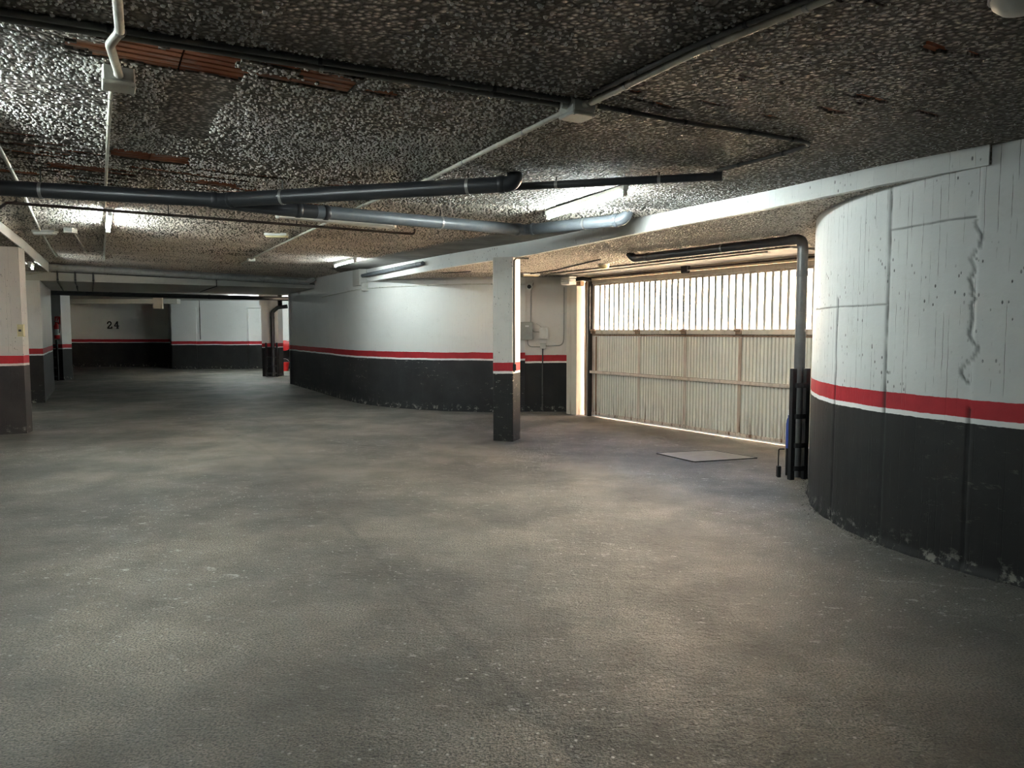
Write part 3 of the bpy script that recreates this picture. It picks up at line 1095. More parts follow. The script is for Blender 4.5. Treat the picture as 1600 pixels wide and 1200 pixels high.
# deep lintel over the passage to the far room
LP = [np.array((-10.12, 15.89)), np.array((-4.65, 19.02))]
lv = (LP[1] - LP[0]) / np.linalg.norm(LP[1] - LP[0]); lu = np.array((-lv[1], lv[0]))
struct(MB().prism([tuple(LP[0] - lv * 2.0), tuple(LP[1] + lv * 0.2), tuple(LP[1] + lv * 0.2 + lu * 3.9), tuple(LP[0] - lv * 2 + lu * 3.9)], 2.625,
                  lambda px, py: cz(px, py) + 0.1).build('trim_4', M['lintel']))
# downstand along the straight part of the curved wall
struct(MB().prism([(-4.98, 18.96), (-3.20, 15.50), (-3.02, 15.36), (-2.9, 15.5), (-4.6, 19.0)], 2.50, lambda px, py: cz(px, py) + 0.05).build('trim_5', M['lintel']))
# far room ceiling and its beams
struct(MB().prism([(-20.2, 17.5), (-12.2, 19.2), (-6.2, 22.6), (-4.4, 22.0), (-4.4, 32.3), (-20.2, 32.3)], 2.78, 2.95).build('ceiling_far', M['lintel']))
struct(MB().prism([(-20.0, 28.6), (-12.95, 28.6), (-12.95, 28.9), (-20.0, 28.9)], 2.60, 2.80).build('trim_6', M['lintel']))
struct(MB().prism([(-12.62, 26.0), (-12.30, 26.0), (-12.32, 26.15), (-12.64, 26.15)], 2.33, 2.80).build('trim_7', M['lintel']))
# roof slab that closes everything overhead
roof = [(-26, -6.4), (8.4, -6.4), (8.4, 0.4), (4.6, 8.3), tuple(GA + GD * 5.2 + GN * 0.32), tuple(GA + GD * -0.2 + GN * 0.32), (1.3, 14.6), (-2.5, 15.6), (-4.2, 19), (-4.2, 33), (-26, 33)]
struct(MB().prism(roof, 3.42, 3.7).build('ceiling_roof_slab', M['smooth']))
struct(MB().prism([(-12.4, -6.4), (8.3, -6.4), (8.3, 0.5), (4.5, 8.2), (3.0, 6.0), (-4.0, 20.0), (-12.4, 15.5)], lambda px, py: cz(px, py) + 0.13, 3.42).build('ceiling_upper_slab', M['smooth']))

# ================================================================== GATE OPENING: lintel, jambs
def gp(s, n, z):
    p = GA + GD * s + GN * n
    return (p[0], p[1], z)


GAX = ((GD[0], GD[1], 0), (GN[0], GN[1], 0), (0, 0, 1))
struct(MB().box(gp(2.3, 0.16, 2.78), (5.4, 0.22, 0.62), GAX).build('wall_gate_lintel', M['jamb']))
struct(MB().box(gp(2.3, -0.42, SOF - 0.012), (4.9, 0.84, 0.03), GAX).build('trim_8', M['smooth']))
struct(MB().box(gp(2.3, 0.015, 2.425), (5.0, 0.07, 0.075), GAX, 0.008).build('trim_9', M['jamb']))
struct(MB().box(gp(-0.42, 0.12, 1.5), (0.30, 0.55, 3.0), GAX).build('wall_jamb', M['jamb']))

# ================================================================== OUTSIDE THE GATE
struct(MB().prism([gp(-4, 0.3, 0)[:2], gp(9, 0.3, 0)[:2], gp(9, 9, 0)[:2], gp(-4, 9, 0)[:2]], -0.2, -0.01).build('exterior_street', M['street']))
ew = struct(MB().box(gp(2.5, 6.2, 2.4), (22, 0.3, 5.0), GAX).build('exterior_wall', M['ext']))
struct(MB().box(gp(0.0, 6.0, 1.15), (1.5, 0.12, 2.6), GAX, 0.02).build('exterior_door', M['ext_door']))

# ================================================================== PILLARS
pa = np.array((-0.27, 10.34)); pd = np.array((0.94, -0.34)); pd /= np.linalg.norm(pd); pn = np.array((-pd[1], pd[0]))
t = thing('pillar', 'square concrete pillar in the middle with scuffed black base and red band', 'pillar', (*(pa + pd * .15 + pn * .16), 0))
P4 = [pa, pa + pd * 0.30, pa + pd * 0.30 + pn * 0.32, pa + pn * 0.32]
ccut = []
for i in range(4):
    p, q, r = P4[i - 1], P4[i], P4[(i + 1) % 4]
    ccut += [tuple(q + (p - q) / np.linalg.norm(p - q) * 0.012), tuple(q + (r - q) / np.linalg.norm(r - q) * 0.012)]
MB().prism(ccut, 0, SOF - 0.001).build('shaft', M['pillar'], t)
c0 = pa + pd * 0.31 + pn * 0.03
MB().tube([(c0[0], c0[1], 0.98), (c0[0], c0[1], 2.52), (c0[0] + 0.03, c0[1] + 0.02, 2.555), (c0[0] + 0.2, c0[1] + 0.1, 2.558)], 0.012, 8).build('cable', M['dark_conduit'], t, True)
MB().box((c0[0] + .005, c0[1] - .005, 1.045), (0.045, 0.05, 0.09), None, 0.006).build('cable_end_box', M['black_steel'], t)

PL = [(-7.9, 10.81), (-7.36, 11.09), (-7.45, 11.36), (-8.0, 11.2)]
t = thing('pillar', 'pillar at the left edge of the photo with brown-black base and white corner', 'pillar', (-7.65, 11.1, 0))
MB().prism(PL, 0, LSOF - 0.001).build('shaft', M['pillar_left'], t)

t = thing('pillar', 'far column beside the passage end with a black drain pipe on its front', 'pillar', (-8.22, 25.35, 0))
MB().prism([(-8.52, 25.1), (-7.95, 25.1), (-7.95, 25.6), (-8.52, 25.6)], 0, 2.779).build('shaft', M['wall_far'], t)
MB().prism([(-8.6, 25.12), (-7.95, 25.12), (-7.95, 25.58), (-8.6, 25.58)], 2.42, 2.779).build('capital', M['wall_far'], t)

t = thing('pillar', 'far left column with fire extinguisher, seen through the dark passage opening', 'pillar', (-14.35, 23.45, 0))
MB().prism([(-14.7, 23.2), (-14.16, 23.2), (-14.16, 23.7), (-14.7, 23.7)], 0, 2.779).build('shaft', M['wall_far'], t)

# ================================================================== GARAGE DOOR
def build_gate():
    t = thing('garage_door', 'cream ribbed steel garage door with open vertical bars along its top', 'garage door', gp(2.2, 0, 0))
    L = 4.80
    # frame members
    MB().box(gp(0.03, 0.02, 1.2), (0.06, 0.06, 2.38), GAX, 0.005).build('side_post', M['rail'], t)
    MB().box(gp(L - 0.03, 0.02, 1.2), (0.06, 0.06, 2.38), GAX, 0.005).build('side_post', M['rail'], t)
    MB().box(gp(L / 2, 0.02, 2.375), (L, 0.05, 0.04), GAX, 0.004).build('top_rail', M['rail'], t)
    MB().box(gp(L / 2, -0.02, 1.535), (L, 0.07, 0.075), GAX, 0.006).build('middle_rail', M['rail'], t)
    MB().box(gp(L / 2, 0.0, 1.475), (L, 0.03, 0.03), GAX, 0.004).build('lower_lip', M['rust'], t)
    MB().box(gp(L / 2, -0.045, 0.81), (L, 0.045, 0.05), GAX, 0.005).build('cross_rail', M['rail'], t)
    MB().box(gp(L / 2, 0.01, 0.055), (L, 0.05, 0.05), GAX, 0.005).build('bottom_rail', M['rail'], t)
    MB().box(gp(L / 2, 0.0, 0.018), (L, 0.02, 0.024), GAX).build('sealing_strip', M['white_label'], t)
    for s in (0.10, 1.25, 2.29, 3.35):
        hg = MB().box(gp(s, -0.065, 1.54), (0.10, 0.03, 0.085), GAX, 0.006).build('hinge', M['rust'], t)
        MB().tube([gp(s - 0.06, -0.085, 1.555), gp(s + 0.06, -0.085, 1.555)], 0.014, 8).build('hinge_pin', M['rust'], hg, True)
    for s in (0.13, 1.25, 2.29, 3.35):
        MB().box(gp(s, -0.022, 0.77), (0.055 if s > 1 else 0.035, 0.012, 1.36), GAX, 0.002).build('stiffener', M['rust'] if s == 0.13 else (M['streak'] if s == 3.35 else M['rail']), t)
    # ribbed sheet, rib by rib
    nS = 76
    w = (L - 0.12) / nS
    prof = [(-w / 2, 0.012), (-w * 0.40, 0.012), (-w * 0.30, -0.012), (w * 0.30, -0.012), (w * 0.40, 0.012), (w / 2, 0.012)]

    def rib():
        mb = MB()
        n = len(prof)
        vs = []
        for zz in (0.075, 1.50):
            for (q, d) in prof:
                p = GD * q + GN * d
                vs.append((p[0] + world0[0], p[1] + world0[1], zz))
        fs = [(i, i + 1, n + i + 1, n + i) for i in range(n - 1)]
        mb.add(vs, fs)
        return mb
    world0 = GA + GD * 2.2
    first = None
    for i in range(nS):
        s = 0.06 + (i + 0.5) * w
        if first is None:
            o = rib().build('slat', M['slat'], t)
            first = o
        else:
            o = first.copy(); COL.objects.link(o); o.parent = t
        d = GD * (s - 2.2)
        o.location = (d[0], d[1], 0)
    nB = 37
    wb = (L - 0.12) / nB
    first = None
    for i in range(1, nB):
        s = 0.06 + i * wb
        if first is None:
            o = MB().box(gp(2.2, 0.02, 1.965), (0.042, 0.026, 0.80), GAX, 0.003).build('grille_bar', M['bar'], t)
            first = o
        else:
            o = first.copy(); COL.objects.link(o); o.parent = t
        d = GD * (s - 2.2)
        o.location = (d[0], d[1], 0)
    return t


build_gate()

# counterweight channels at the left jamb
t = thing('counterweight_channel', 'dark stained steel counterweight channel between cream jamb and garage door', 'channel', gp(-0.12, -0.03, 0))
MB().box(gp(-0.15, 0.03, 1.22), (0.05, 0.14, 2.44), GAX, 0.004).build('channel_web', M['rust'], t)
MB().box(gp(-0.08, -0.05, 1.22), (0.025, 0.03, 2.44), GAX, 0.003).build('guide_rail', M['clip'], t)
MB().box(gp(-0.03, -0.02, 1.22), (0.05, 0.10, 2.44), GAX, 0.004).build('channel_flange', M['black_steel'], t)
MB().tube([gp(-0.11, -0.09, 0.1), gp(-0.11, -0.09, 2.42)], 0.008, 6).build('lift_cable', M['black_steel'], t, True)

# opener at the upper left corner
t = thing('gate_motor', 'white ribbed gate opener box on the wall above the left jamb', 'gate motor', gp(-0.5, -0.30, 2.42))
mc = np.array((1.02, 13.32))
for k, zz in enumerate((2.505, 2.46, 2.405)):
    MB().box((mc[0], mc[1], zz), (0.24 - 0.02 * (k == 1), 0.17, 0.042 if k < 2 else 0.06), GAX, 0.01).build('housing_rib', M['enamel'], t)
MB().box((mc[0], mc[1] + 0.12, 2.455), (0.22, 0.2, 0.1), GAX, 0.01).build('back_plate', M['box'], t)
a0 = Vector((mc[0] + 0.10, mc[1] - 0.02, 2.47))
a1 = Vector(gp(0.02, -0.06, 2.46))
MB().tube([a0, a0.lerp(a1, 0.5) + Vector((0, 0, 0.02)), a1], 0.035, 10).build('drive_arm', M['black_steel'], t, True)
MB().box(tuple(a0.lerp(a1, 0.35) + Vector((0, 0, -0.07))), (0.12, 0.10, 0.08), GAX, 0.01).build('bracket', M['rust'], t)

t = thing('torsion_bar', 'thin dark bar across the lintel over the garage door with square bearing', 'bar', gp(2.2, -0.04, 2.50))
MB().tube([gp(-0.05, -0.05, 2.50), gp(4.7, -0.05, 2.50)], 0.012, 8).build('bar', M['rust_pipe'], t, True)
mb = MB().box(gp(2.29, -0.045, 2.495), (0.13, 0.09, 0.12), GAX, 0.012)
mb.build('bearing', M['black_steel'], t)

# ================================================================== PIPES
def pipe_run(parent, name, pts, r, mat, n=16, bend=0.0):
    p = roundpath(pts, bend) if bend else pts
    return MB().tube(p, r, n).build(name, mat, parent, True)


def collar(parent, p, d, r, mat, w=0.05, name='coupling'):
    p, d = Vector(p), Vector(d).normalized()
    return MB().tube([p - d * w / 2, p - d * (w / 2 - 0.008), p + d * (w / 2 - 0.008), p + d * w / 2], [r * 1.02, r * 1.10, r * 1.10, r * 1.02], 16).build(name, mat, parent, True)


def hanger(parent, p, d, r, mat_rod=None):
    """a split ring on a threaded rod"""
    p, d = Vector(p), Vector(d).normalized()
    h = MB().tube([p - d * 0.012, p + d * 0.012], r * 1.06, 16).build('hanger_ring', M['clip'], parent, True)
    top = cz(p.x, p.y)
    if top - p.z > r + 0.012:
        MB().tube([(p.x, p.y, p.z + r), (p.x, p.y, top + 0.004)], 0.006, 6).build('hanger_rod', M['rod'], h)
    return h


R = 0.062
wye = Vector((-2.47, 6.37, 2.660))
ml = Vector((-5.3, 5.545, 2.690))
j2 = Vector((-2.03, 6.52, 2.615))
e1 = Vector((0.02, 5.74, 2.675))
t = thing('drain_pipe', 'long dark grey drain pipe hung across the ceiling, forking into two branches', 'pipe', (-2.47, 6.37, 2.6))
pipe_run(t, 'main_pipe', [ml, wye], R, M['black_pvc'])
pipe_run(t, 'front_branch', [wye, e1, e1 + Vector((0.01, 0.05, 0.22))], R, M['black_pvc'], bend=0.07)
b2 = Vector((0.144, 8.26, 2.665)); b3 = Vector((1.12, 7.42, 2.655))
pipe_run(t, 'wye_leg', [wye + Vector((-0.1, -0.03, -0.005)), j2, j2 + (b2 - j2) * 0.12], R, M['black_pvc'], bend=0.3)
pipe_run(t, 'rear_branch', [j2 + (b2 - j2) * 0.10, b2], R * 0.98, M['grey_pvc'])
pipe_run(t, 'end_branch', [b2 - (b2 - j2).normalized() * 0.05, b2, b3, b3 + Vector((0.07, 0.02, 0.2))], R * 0.98, M['grey_pvc'], bend=0.08)
db = b2 - j2
for p, d, m in ((wye + Vector((0.09, -0.02, 0)), e1 - wye, 'black_pvc'), (wye - (wye - ml).normalized() * 0.06, wye - ml, 'black_pvc'), (e1 - (e1 - wye).normalized() * 0.10, e1 - wye, 'black_pvc'),
                (j2 + db * 0.06, db, 'black_pvc'), (j2 + db * 0.155, db, 'black_pvc'), (b2 - db.normalized() * 0.10, db, 'grey_pvc'), (b2 + (b3 - b2) * 0.09, b3 - b2, 'grey_pvc'), (b3 - (b3 - b2).normalized() * 0.10, b3 - b2, 'grey_pvc')):
    collar(t, p, d, R, M[m])
for p, d in ((ml.lerp(wye, 0.54), wye - ml), (wye.lerp(e1, 0.225), e1 - wye), (wye.lerp(e1, 0.855), e1 - wye), (j2.lerp(b2, 0.60), db), (b2.lerp(b3, 0.63), b3 - b2)):
    hanger(t, p, d, R)

# slimmer dark pipe behind the elbow, ending in a conduit
t = thing('drain_pipe', 'slim dark pipe running right from behind the elbow towards the curved conduit', 'pipe', (0.8, 5.75, 2.7))
s0, s1 = Vector((-0.1, 6.02, 2.70)), Vector((1.50, 5.45, 2.672))
pipe_run(t, 'pipe', [s0, s1], 0.030, M['black_pvc'])
pipe_run(t, 'reducer', [s1 - (s1 - s0).normalized() * 0.03, s1 + (s1 - s0).normalized() * 0.03], 0.037, M['black_pvc'])
hanger(t, s0.lerp(s1, 0.28), s1 - s0, 0.030)
hanger(t, s0.lerp(s1, 0.75), s1 - s0, 0.030)

# thin rusty pipe on the left
t = thing('steel_pipe', 'thin rusty brown steel pipe hanging below the ceiling behind the drain pipe', 'pipe', (-3, 7.6, 2.72))
zr = 2.735
q0, q1 = (-4.95, 7.20, zr), (-4.72, 6.98, zr + .01)
qq = [(-5.4, 7.7, zr), (-4.72, 6.98, zr + .01), (-1.40, 8.86, zr - .02), (-1.17, 9.0, zr - .02), (-1.17, 9.0, 2.79)]
pipe_run(t, 'pipe', qq, 0.014, M['rust_pipe'], 10, bend=0.05)
for f in (0.02, 0.36, 0.70, 0.97):
    p = Vector(qq[1]).lerp(Vector(qq[2]), f)
    MB().tube([(p.x, p.y, p.z), (p.x, p.y, cz(p.x, p.y) + 0.003)], 0.006, 6).build('hanger_rod', M['rod'], t)

# pale pipe along the lintel
def lint(tt, out, z):
    p = LP[0] + lv * tt - lu * out
    return Vector((p[0], p[1], z))


t = thing('drain_pipe', 'pale grey drain pipe fixed along the white lintel over the passage', 'pipe', tuple(lint(3, 0.2, 2.9)))
A0, A1 = lint(-0.5, 0.16, 2.93), lint(5.65, 0.16, 2.77)
A2 = A1 + Vector((0.80, -1.25, 0.0)) * 0.4
pipe_run(t, 'pipe', [A0, A1, A1 + Vector((0.2, 0.02, 0.10))], 0.072, M['light_pvc'], bend=0.1)
for f in (0.07, 0.64, 0.70, 0.955):
    collar(t, A0.lerp(A1, f), A1 - A0, 0.072, M['light_pvc'], 0.09)
for f in (0.28, 0.60, 0.83):
    p = A0.lerp(A1, f)
    MB().tube([p - (A1 - A0).normalized() * 0.015, p + (A1 - A0).normalized() * 0.015], 0.077, 16).build('hanger_ring', M['clip'], t, True)
    MB().tube([(p.x, p.y, p.z + 0.07), (p.x, p.y, cz(p.x, p.y) + 0.003)], 0.006, 6).build('hanger_rod', M['clip'], t)

t = thing('drain_pipe', 'pale pipe along the far end of the white ceiling step', 'pipe', (-2.6, 14.4, 2.66))
B0, B1 = Vector((-3.10, 15.36, 2.69)), Vector((-1.52, 12.65, 2.70))
pipe_run(t, 'pipe', [B0, B1], 0.035, M['grey_pvc'])
collar(t, B0.lerp(B1, 0.92), B1 - B0, 0.035, M['grey_pvc'], 0.07, 'end_cap')
MB().tube([B0.lerp(B1, .6) - (B1 - B0).normalized() * .012, B0.lerp(B1, .6) + (B1 - B0).normalized() * .012], 0.038, 16).build('hanger_ring', M['clip'], t, True)

# dark pipe slung under the rear of the passage
t = thing('drain_pipe', 'dark pipe slung across the rear end of the passage soffit', 'pipe', (-9.5, 21, 2.5))
C0, C1 = lint(0.05, -4.05, 2.545), lint(6.3, -4.05, 2.52)
pipe_run(t, 'pipe', [C0, C1], 0.06, M['black_pvc'])
for f in (0.22, 0.62):
    collar(t, C0.lerp(C1, f), C1 - C0, 0.06, M['black_pvc'], 0.08)

# downpipe by the gate
t = thing('downpipe', 'dark grey downpipe at the right end of the garage door with long ceiling run', 'pipe', (3.03, 7.75, 0))
D0, D1, D2 = Vector((1.60, 9.72, 2.495)), Vector((3.03, 7.75, 2.505)), Vector((3.03, 7.75, 0.0))
pipe_run(t, 'horizontal_pipe', [D0 + Vector((-0.06, 0.05, 0.075)), D0, D1 + (D0 - D1).normalized() * 0.14], 0.052, M['down_pvc'], bend=0.07)
pipe_run(t, 'elbow', [D1 + (D0 - D1).normalized() * 0.16, D1, D1 - Vector((0, 0, 0.16))], 0.056, M['down_pvc'], bend=0.09)
pipe_run(t, 'vertical_pipe', [D1 - Vector((0, 0, 0.14)), D2], 0.054, M['down_pvc'])
collar(t, D1 - Vector((0, 0, 0.36)), (0, 0, 1), 0.054, M['down_pvc'], 0.06)
collar(t, D0.lerp(D1, 0.10), D1 - D0, 0.052, M['down_pvc'], 0.06)
p = D0.lerp(D1, 0.58)
MB().tube([p - (D1 - D0).normalized() * .012, p + (D1 - D0).normalized() * .012], 0.056, 16).build('hanger_ring', M['clip'], t, True)

# steel guard round the downpipe
def pipe_guard(label, base, dirx, h, w, r):
    """two flat uprights joined by bowed straps that wrap a pipe"""
    bx, by = base
    d = np.array(dirx) / np.linalg.norm(dirx); nrm = np.array((-d[1], d[0]))
    t = thing('pipe_guard', label, 'pipe guard', (bx, by, 0))
    ax = ((d[0], d[1], 0), (nrm[0], nrm[1], 0), (0, 0, 1))
    for s in (-1, 1):
        p = np.array((bx, by)) + d * w / 2 * s
        MB().box((p[0], p[1], h / 2), (0.055, 0.05, h), ax, 0.004).build('upright', M['black_steel'], t)
    for zz in (0.12, 0.36, 0.66, 0.98):
        pts = []
        for k in range(9):
            a = math.pi * k / 8
            q = np.array((bx, by)) - d * (w / 2) * math.cos(a) - nrm * r * math.sin(a)
            pts.append((q[0], q[1], zz * h / 1.15))
        mb = MB()
        for k in range(8):
            (x0, y0, z0), (x1, y1, z1) = pts[k], pts[k + 1]
            L = math.hypot(x1 - x0, y1 - y0)
            tx = ((x1 - x0) / L, (y1 - y0) / L, 0)
            mb.box(((x0 + x1) / 2, (y0 + y1) / 2, z0), (L + 0.006, 0.008, 0.05), (tx, (-tx[1], tx[0], 0), (0, 0, 1)))
        mb.build('strap', M['black_steel'], t)
    return t


pipe_guard('black steel guard of bars and straps around the downpipe beside curved wall', (2.99, 7.62), (0.95, 0.32), 1.16, 0.17, 0.05)
t = thing('floor_stop', 'small black bent rod stop on the floor beside the pipe guard', 'floor stop', (2.84, 7.72, 0))
MB().tube(roundpath([(2.83, 7.74, 0.12), (2.83, 7.74, 0.30), (2.89, 7.74, 0.30)], 0.02), 0.007, 8).build('rod', M['black_steel'], t, True)
MB().box((2.835, 7.74, 0.06), (0.04, 0.05, 0.12), None, 0.006).build('foot', M['black_steel'], t)
t = thing('bottle', 'blue bottle with white cap tucked behind the pipe guard', 'bottle', (2.955, 7.80, 0.30))
MB().box((2.955, 7.83, 0.15), (0.03, 0.02, 0.30), None, 0.004).build('stand', M['black_steel'], t)
MB().lathe([(0.028, 0.0), (0.03, 0.02), (0.03, 0.26), (0.022, 0.31), (0.012, 0.33), (0.012, 0.36)], (2.955, 7.80, 0.30), 14).build('body', M['blue'], t, True)
MB().lathe([(0.016, 0.0), (0.016, 0.05), (0.012, 0.06)], (2.955, 7.80, 0.655), 12).build('cap', M['white_label'], t, True)

# ================================================================== CONDUITS
def conduit(label, pts, r, mat, clips=0, bend=0.0, name='conduit', lift=None):
    """a tube laid along the ceiling at plan points (or x, y, z points) with saddle clips"""
    q = []
    for p in pts:
        q.append(Vector((p[0], p[1], cz(p[0], p[1]) - r - 0.002 if len(p) == 2 else p[2])))
    mid = q[len(q) // 2]
    t = thing(name, label, 'conduit', tuple(mid))
    path = roundpath(q, bend) if bend and len(q) > 2 else q
    MB().tube(path, r, 10).build('tube', mat, t, True)
    for k in range(clips):
        f = (k + 0.5) / clips * (len(q) - 1)
        i = min(int(f), len(q) - 2)
        p = q[i].lerp(q[i + 1], f - i)
        d = (q[i + 1] - q[i]).normalized()
        MB().tube([p - d * 0.009, p + d * 0.009], r * 1.22, 10).build('clip', M['clip'] if mat is not M['dark_conduit'] else M['black_steel'], t, True)
    return t


dA = np.array((0.92, 0.39)) / np.linalg.norm((0.92, 0.39)); nA = np.array((-dA[1], dA[0]))
A_0, A_1 = np.array((-3.6, 2.41)), np.array((0.33, 4.075))
conduit('dark upper conduit of the pair crossing the near ceiling to the junction box', [(-3.6, 2.33), (0.30, 3.90)], 0.014, M['dark_conduit'], 5)
conduit('grey lower conduit of the pair crossing the near ceiling to the junction box', [(-3.6, 2.40), (0.28, 3.985)], 0.014, simple('grey conduit', (0.19, 0.19, 0.175), 0.5), 5)
conduit('cream conduit from the top edge of the photo down to the central junction box', [(1.55, 1.96), (1.10, 2.68), (0.78, 3.18), (0.41, 3.91)], 0.017, M['conduit'], 4)
conduit('thin dark conduit beside the cream one near the top right', [(1.49, 1.99), (1.05, 2.70), (0.75, 3.15), (0.40, 3.80)], 0.011, M['dark_conduit'], 3)
conduit('long cream conduit running from the central junction box deep into the garage', [(0.28, 4.10), (-0.66, 5.98), (-1.44, 7.29), (-4.33, 12.72), (-5.34, 14.69)], 0.015, M['conduit'], 9)
conduit('dark conduit looping right from the junction box and back to the slim pipe', [(0.46, 3.98), (0.93, 4.22), (1.51, 4.45), (1.86, 4.62), (1.76, 4.90), (1.49, 5.42)], 0.013, M['dark_conduit'], 7, bend=0.12)
zb = cz(-1.7, 3.2)
conduit('thick cream conduit with a kink at the upper left, dropping to a box', [(-1.05, 1.95, zb - .05), (-1.43, 2.76, zb - .05), (-1.58, 3.06, zb - 0.05), (-1.66, 3.13, zb - 0.075), (-1.86, 3.58, zb - 0.045)], 0.019, M['conduit'], 1, bend=0.06)
conduit('thin cream conduit from the upper left box to the lit lamp', [(-1.95, 3.72), (-2.11, 3.97), (-2.51, 4.68), (-4.28, 7.85)], 0.012, M['conduit'], 4)
conduit('brownish conduit from the lit left lamp on towards the lintel', [(-5.0, 9.2), (-5.59, 10.25), (-7.0, 12.77), (-8.0, 14.6)], 0.013, M['conduit'], 3)
conduit('straight cream conduit nearest the left wall passing the small emergency light', [(-3.05, 4.3), (-3.62, 5.31), (-4.44, 6.75), (-6.38, 10.07), (-8.7, 14.2)], 0.014, M['conduit'], 7)
conduit('short cream conduit behind the small white ceiling box at left', [(-5.85, 9.9), (-7.55, 13.2)], 0.012, M['conduit'], 2)
# conduits on the lintel face
conduit('thin dark conduit along the middle of the lintel under the pale pipe', [tuple(lint(-0.3, 0.02, 2.83)), tuple(lint(6.0, 0.02, 2.73))], 0.011, M['dark_conduit'], 6)
conduit('light conduit arching over the left end of the lintel', [tuple(lint(-0.25, 0.05, 2.74)), tuple(lint(0.35, 0.05, 2.86)), tuple(lint(1.2, 0.05, 2.84)), tuple(lint(2.6, 0.05, 2.81))], 0.013, M['conduit'], 3, bend=0.4)
for k, tt in enumerate((0.33, 0.66, 1.0)):
    conduit(['leftmost of three grey conduits bending under the dark passage lintel', 'middle of three grey conduits bending under the dark passage lintel',
             'rightmost of three grey conduits bending under the dark passage lintel'][k],
            [tuple(lint(tt, 0.03, 2.84)), tuple(lint(tt, 0.03, 2.60)), tuple(lint(tt, -1.6, 2.60)), tuple(lint(tt, -3.7, 2.60))], 0.016, M['dark_conduit'], 2, bend=0.05)
conduit('single dark conduit dropping down the lintel face at mid span', [tuple(lint(3.55, 0.02, 2.82)), tuple(lint(3.55, 0.02, 2.61)), tuple(lint(3.55, -3.0, 2.61))], 0.012, M['dark_conduit'], 1, bend=0.03)
# conduit along the curved wall
MWp, _ = catmull(MW, 0.3)
Tm = np.gradient(MWp, axis=0); Tm /= np.linalg.norm(Tm, axis=1)[:, None]
Nm = np.stack([Tm[:, 1], -Tm[:, 0]], 1) * 1.0
if np.dot(Nm[-3], (0, -1)) < 0:
    Nm = -Nm
cp = [(p[0] + n[0] * .014, p[1] + n[1] * .014, 2.43) for p, n in zip(MWp, Nm) if 13.9 < p[1] < 15.6]
conduit('thin grey conduit following the top of the curved white wall', cp, 0.011, M['box'], 3)
cp = [(p[0] + n[0] * .014, p[1] + n[1] * .014, 2.42 - 0.02 * (p[1] - 15.6)) for p, n in zip(MWp, Nm) if 15.5 < p[1] < 18.3]
conduit('grey conduit on the dim end of the curved wall below the downstand', cp, 0.011, M['box'], 2)
# conduits in the recess by the gate
yr = 14.085
conduit('grey conduit running down the recess wall from the camera', [(0.40, yr, 2.50), (0.40, yr, 2.44), (0.36, yr, 2.30), (0.36, yr, 1.66)], 0.012, M['grey_box'], 2, bend=0.03)
conduit('grey conduit looping under the electrical boxes in the recess', [(0.30, yr, 1.38), (0.30, yr, 1.25), (0.54, yr, 1.25)], 0.010, M['grey_box'], 0, bend=0.09)
conduit('grey conduit from recess junction box up to the gate opener', [(0.64, yr, 1.26), (0.98, yr, 1.27), (0.99, yr, 1.5), (0.99, yr, 2.38)], 0.011, M['grey_box'], 2, bend=0.12)
conduit('short grey conduit joining the two recess boxes', [(0.38, yr, 1.62), (0.40, yr, 1.53), (0.52, yr, 1.53)], 0.009, M['grey_box'], 0, bend=0.06)
conduit('dark conduit dropping from recess junction box to the floor', [(0.585, yr, 1.22), (0.585, yr, 0.02)], 0.012, M['dark_conduit'], 2)
conduit('thin dark conduit across the soffit towards the yellow round lamp', [(0.25, 13.3, SOF - .012), (0.75, 12.3, SOF - .012), (1.25, 10.5, SOF - .012)], 0.010, M['dark_conduit'], 2)
conduit('thin conduit along the soffit edge above the gate', [(0.95, 13.0, SOF - .035), (1.75, 11.7, SOF - .035), (3.2, 9.3, SOF - .035)], 0.010, M['conduit'], 3)
conduit('short dark cable from the ceiling step to the soffit left of pillar', [(-1.45, 12.72, 2.74), (-1.38, 12.78, 2.60), (-1.2, 12.9, 2.555), (-0.7, 12.6, 2.555)], 0.008, M['dark_conduit'], 0, bend=0.03)
conduit('cream conduit down the white corner of the left pillar', [(-7.39, 11.14, 2.78), (-7.39, 11.14, 1.66)], 0.013, M['conduit'], 3)
conduit('dark conduit down the far wall blind panel', [(-12.68, 30.01, 2.78), (-12.68, 30.01, 1.2)], 0.014, M['dark_conduit'], 2)

# ================================================================== BOXES
def jbox(name, label, cat, c, s, ax, mat, lid=True, ch=0.008, glands=()):
    """lidded electrical box: body, thinner lid, four lid screws, glands"""
    t = thing(name, label, cat, c)
    ax = [Vector(a).normalized() for a in ax]
    c = Vector(c)
    MB().box(c - ax[1] * s[1] * 0.10, (s[0], s[1] * 0.8, s[2]), ax, ch).build('body', mat, t)
    if lid:
        ld = MB().box(c + ax[1] * s[1] * 0.40, (s[0] * 1.04, s[1] * 0.2, s[2] * 1.04), ax, ch * 0.6).build('lid', mat, t)
        mb = MB()
        for i in (-1, 1):
            for j in (-1, 1):
                p = c + ax[0] * s[0] * 0.42 * i + ax[2] * s[2] * 0.42 * j + ax[1] * s[1] * 0.5
                mb.tube([p - ax[1] * 0.004, p + ax[1] * 0.002], 0.005, 8)
        mb.build('lid_screws', M['clip'], ld)['kind'] = 'stuff'
    for (g, d) in glands:
        g, d = Vector(g), Vector(d).normalized()
        MB().tube([g, g + d * 0.03], [0.020, 0.016], 10).build('gland', mat, t, True)
    return t


